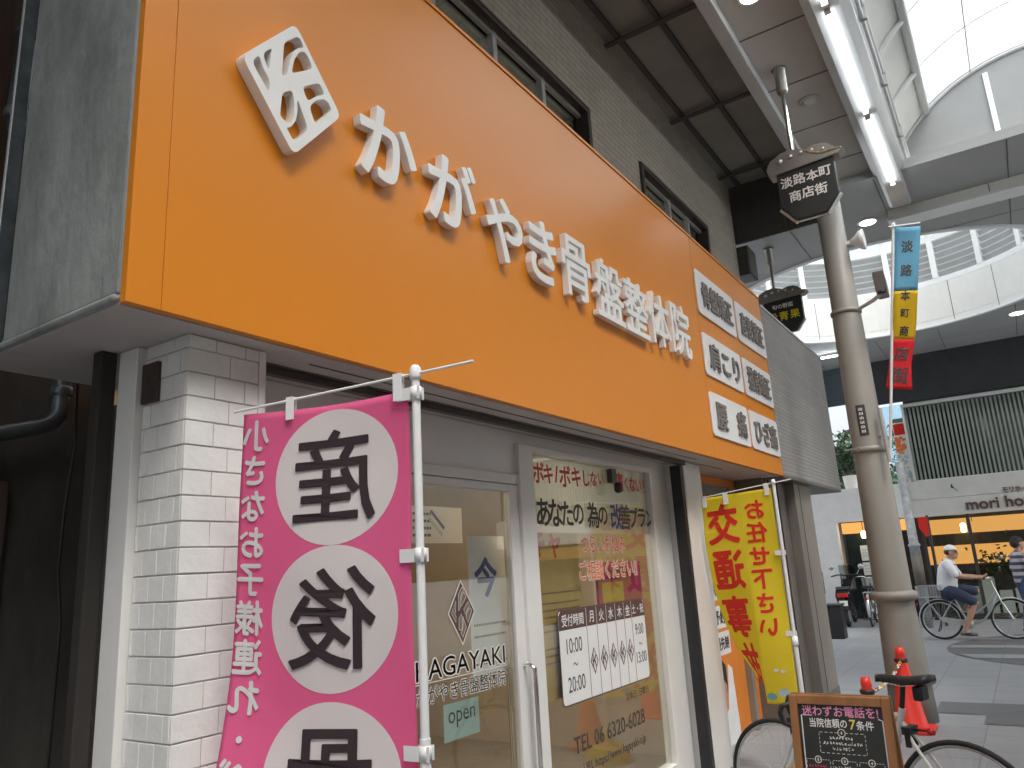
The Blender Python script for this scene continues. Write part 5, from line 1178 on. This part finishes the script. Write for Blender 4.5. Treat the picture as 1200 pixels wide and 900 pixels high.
for k in (-1, 1): limb(b, [(.25, k * .13, 1.275), (.30, k * .19, 1.20), (.36, k * .225, 1.10)], [.085, .075, .068], m_tee); b.ball((.14, k * .06, .93), (.10, .10, .10), m_tee)
b.build('t_shirt', cyc, remesh=.009, smooth_iter=4)
b = MB(); limb(b, [(.17, 0, .80), (.19, 0, .89)], [.155, .160], m_navy)
for k in (-1, 1): limb(b, [(.21, k * .085, .83), tuple(Vector((.21, k * .09, .85)).lerp(Vector(KN[k]), .55)), tuple(Vector((.21, k * .09, .85)).lerp(Vector(KN[k]), .9))], [.115, .098, .088], m_navy)
b.build('shorts', cyc, remesh=.009, smooth_iter=4)
for k in (-1, 1):
    b = MB(); a = AN[k]; limb(b, [(a[0] - .05, a[1], a[2] - .045), (a[0] + .06, a[1], a[2] - .055), (a[0] + .16, a[1], a[2] - .062)], [.04, .042, .032], m_shoe); b.build('shoe', cyc, remesh=.007, smooth_iter=2)
b = MB(); c = Vector(hd) + Vector((-.012, 0, .055))
P = []; n = 18
for i in range(7):
    a = R(90 * i / 6); P += [(c.x + .104 * math.cos(a) * math.cos(2 * math.pi * j / n), c.y + .098 * math.cos(a) * math.sin(2 * math.pi * j / n), c.z + .092 * math.sin(a)) for j in range(n)]
b.add(P, [(i * n + j, i * n + (j + 1) % n, (i + 1) * n + (j + 1) % n, (i + 1) * n + j) for i in range(6) for j in range(n)], m_cap, True)
b.prism([(.075, -.09), (.16, -.075), (.215, 0), (.16, .075), (.075, .09)], lambda u, v, w=0: (c.x + u, v, c.z + .004 + w - (u - .08) * .25), 0, .007, m_cap); b.build('cap', cyc)
b = MB(); b.ball((hd[0] - .04, 0, hd[2] + .02), (.075, .09, .06), m_hair); b.build('hair', cyc)
b = MB()
for k in (-1, 1): b.tube([(hd[0] + .09 + 0, k * .034 + .022 * math.cos(2 * math.pi * i / 10), hd[2] + .012 + .018 * math.sin(2 * math.pi * i / 10)) for i in range(10)], .003, m_black, 5, True); b.tube([(hd[0] + .09, k * .056, hd[2] + .015), (hd[0], k * .09, hd[2] + .015)], .003, m_black, 5)
b.build('glasses', cyc)
b = MB(); b.tube([(.18, -.05, 1.36), (.36, -.06, 1.27), (.40, .04, 1.1), (.36, .15, .95)], .012, m_black, 6); b.build('bag_strap', cyc)
# pedestrian
ped = thing('person', 'dark haired person in grey striped shirt and jeans walking past the amber shop', 'person', (17.2, .20, 0), R(-60), None, True)
b = MB()
limb(b, [(0, 0, .95), (.0, 0, 1.10), (.01, 0, 1.28), (.01, 0, 1.38)], [.13, .125, .135, .09], m_skin); limb(b, [(.0, 0, 1.38), (.02, 0, 1.50)], [.052, .05], m_skin); head(b, (.035, 0, 1.565), (1, 0, -.05), m_skin)
for k in (-1, 1):
    limb(b, [(.0, k * .175, 1.36), (.02 - .03 * k, k * .235, 1.12), (.14 * (1 if k > 0 else .2) + .02, k * .235, .92), (.16 * (1 if k > 0 else .2) + .03, k * .235, .88)], [.05, .042, .032, .025], m_skin)
    hand(b, (.16 * (1 if k > 0 else .2) + .03, k * .235, .88), (.3, 0, -1), (1, 0, 0), k * .8, m_skin)
    limb(b, [(.0, k * .085, .92), (.06 * k, k * .09, .50), (.13 * k - .02, k * .09, .09)], [.085, .055, .035], m_skin)
b.build('body', ped, remesh=.008, smooth_iter=3)
m_stripe = M('grey_knit', (.22, .22, .26), .85, var=.1)
_n, _l, _p = m_stripe.node_tree.nodes, m_stripe.node_tree.links, m_stripe.node_tree.nodes['Principled BSDF']
_tc = _n.new('ShaderNodeTexCoord'); _wv = _n.new('ShaderNodeTexWave'); _wv.bands_direction = 'Z'; _wv.inputs['Scale'].default_value = 2.6; _wv.inputs['Distortion'].default_value = .3
_rp = _n.new('ShaderNodeValToRGB'); _rp.color_ramp.elements[0].color = (.08, .08, .12, 1); _rp.color_ramp.elements[1].color = (.5, .46, .5, 1); _rp.color_ramp.elements[0].position = .35; _rp.color_ramp.elements[1].position = .6
_l.new(_tc.outputs['Object'], _wv.inputs['Vector']); _l.new(_wv.outputs[0], _rp.inputs[0]); _l.new(_rp.outputs[0], _p.inputs['Base Color'])
b = MB(); limb(b, [(0, 0, .93), (.0, 0, 1.10), (.01, 0, 1.28), (.005, 0, 1.365)], [.155, .148, .152, .10], m_stripe)
for k in (-1, 1): limb(b, [(.0, k * .13, 1.345), (.01, k * .20, 1.25), (.02 - .03 * k, k * .235, 1.12)], [.078, .066, .06], m_stripe)
b.build('shirt', ped, remesh=.009, smooth_iter=4)
b = MB(); limb(b, [(0, 0, .90), (0, 0, .98)], [.14, .142], m_jeans)
for k in (-1, 1): limb(b, [(.0, k * .08, .90), (.06 * k, k * .09, .50), (.13 * k - .015, k * .09, .11)], [.108, .08, .066], m_jeans)
b.build('jeans', ped, remesh=.009, smooth_iter=4)
for k in (-1, 1):
    b = MB(); limb(b, [(.13 * k - .06, k * .09, .05), (.13 * k + .05, k * .095, .045), (.13 * k + .15, k * .10, .035)], [.046, .045, .034], m_black); b.build('shoe', ped, remesh=.007, smooth_iter=2)
b = MB(); b.ball((.015, 0, 1.62), (.10, .098, .088), m_hair); b.ball((-.025, 0, 1.575), (.08, .092, .09), m_hair); b.build('hair', ped, remesh=.008, smooth_iter=2)

bpy.data.objects.remove(_co)
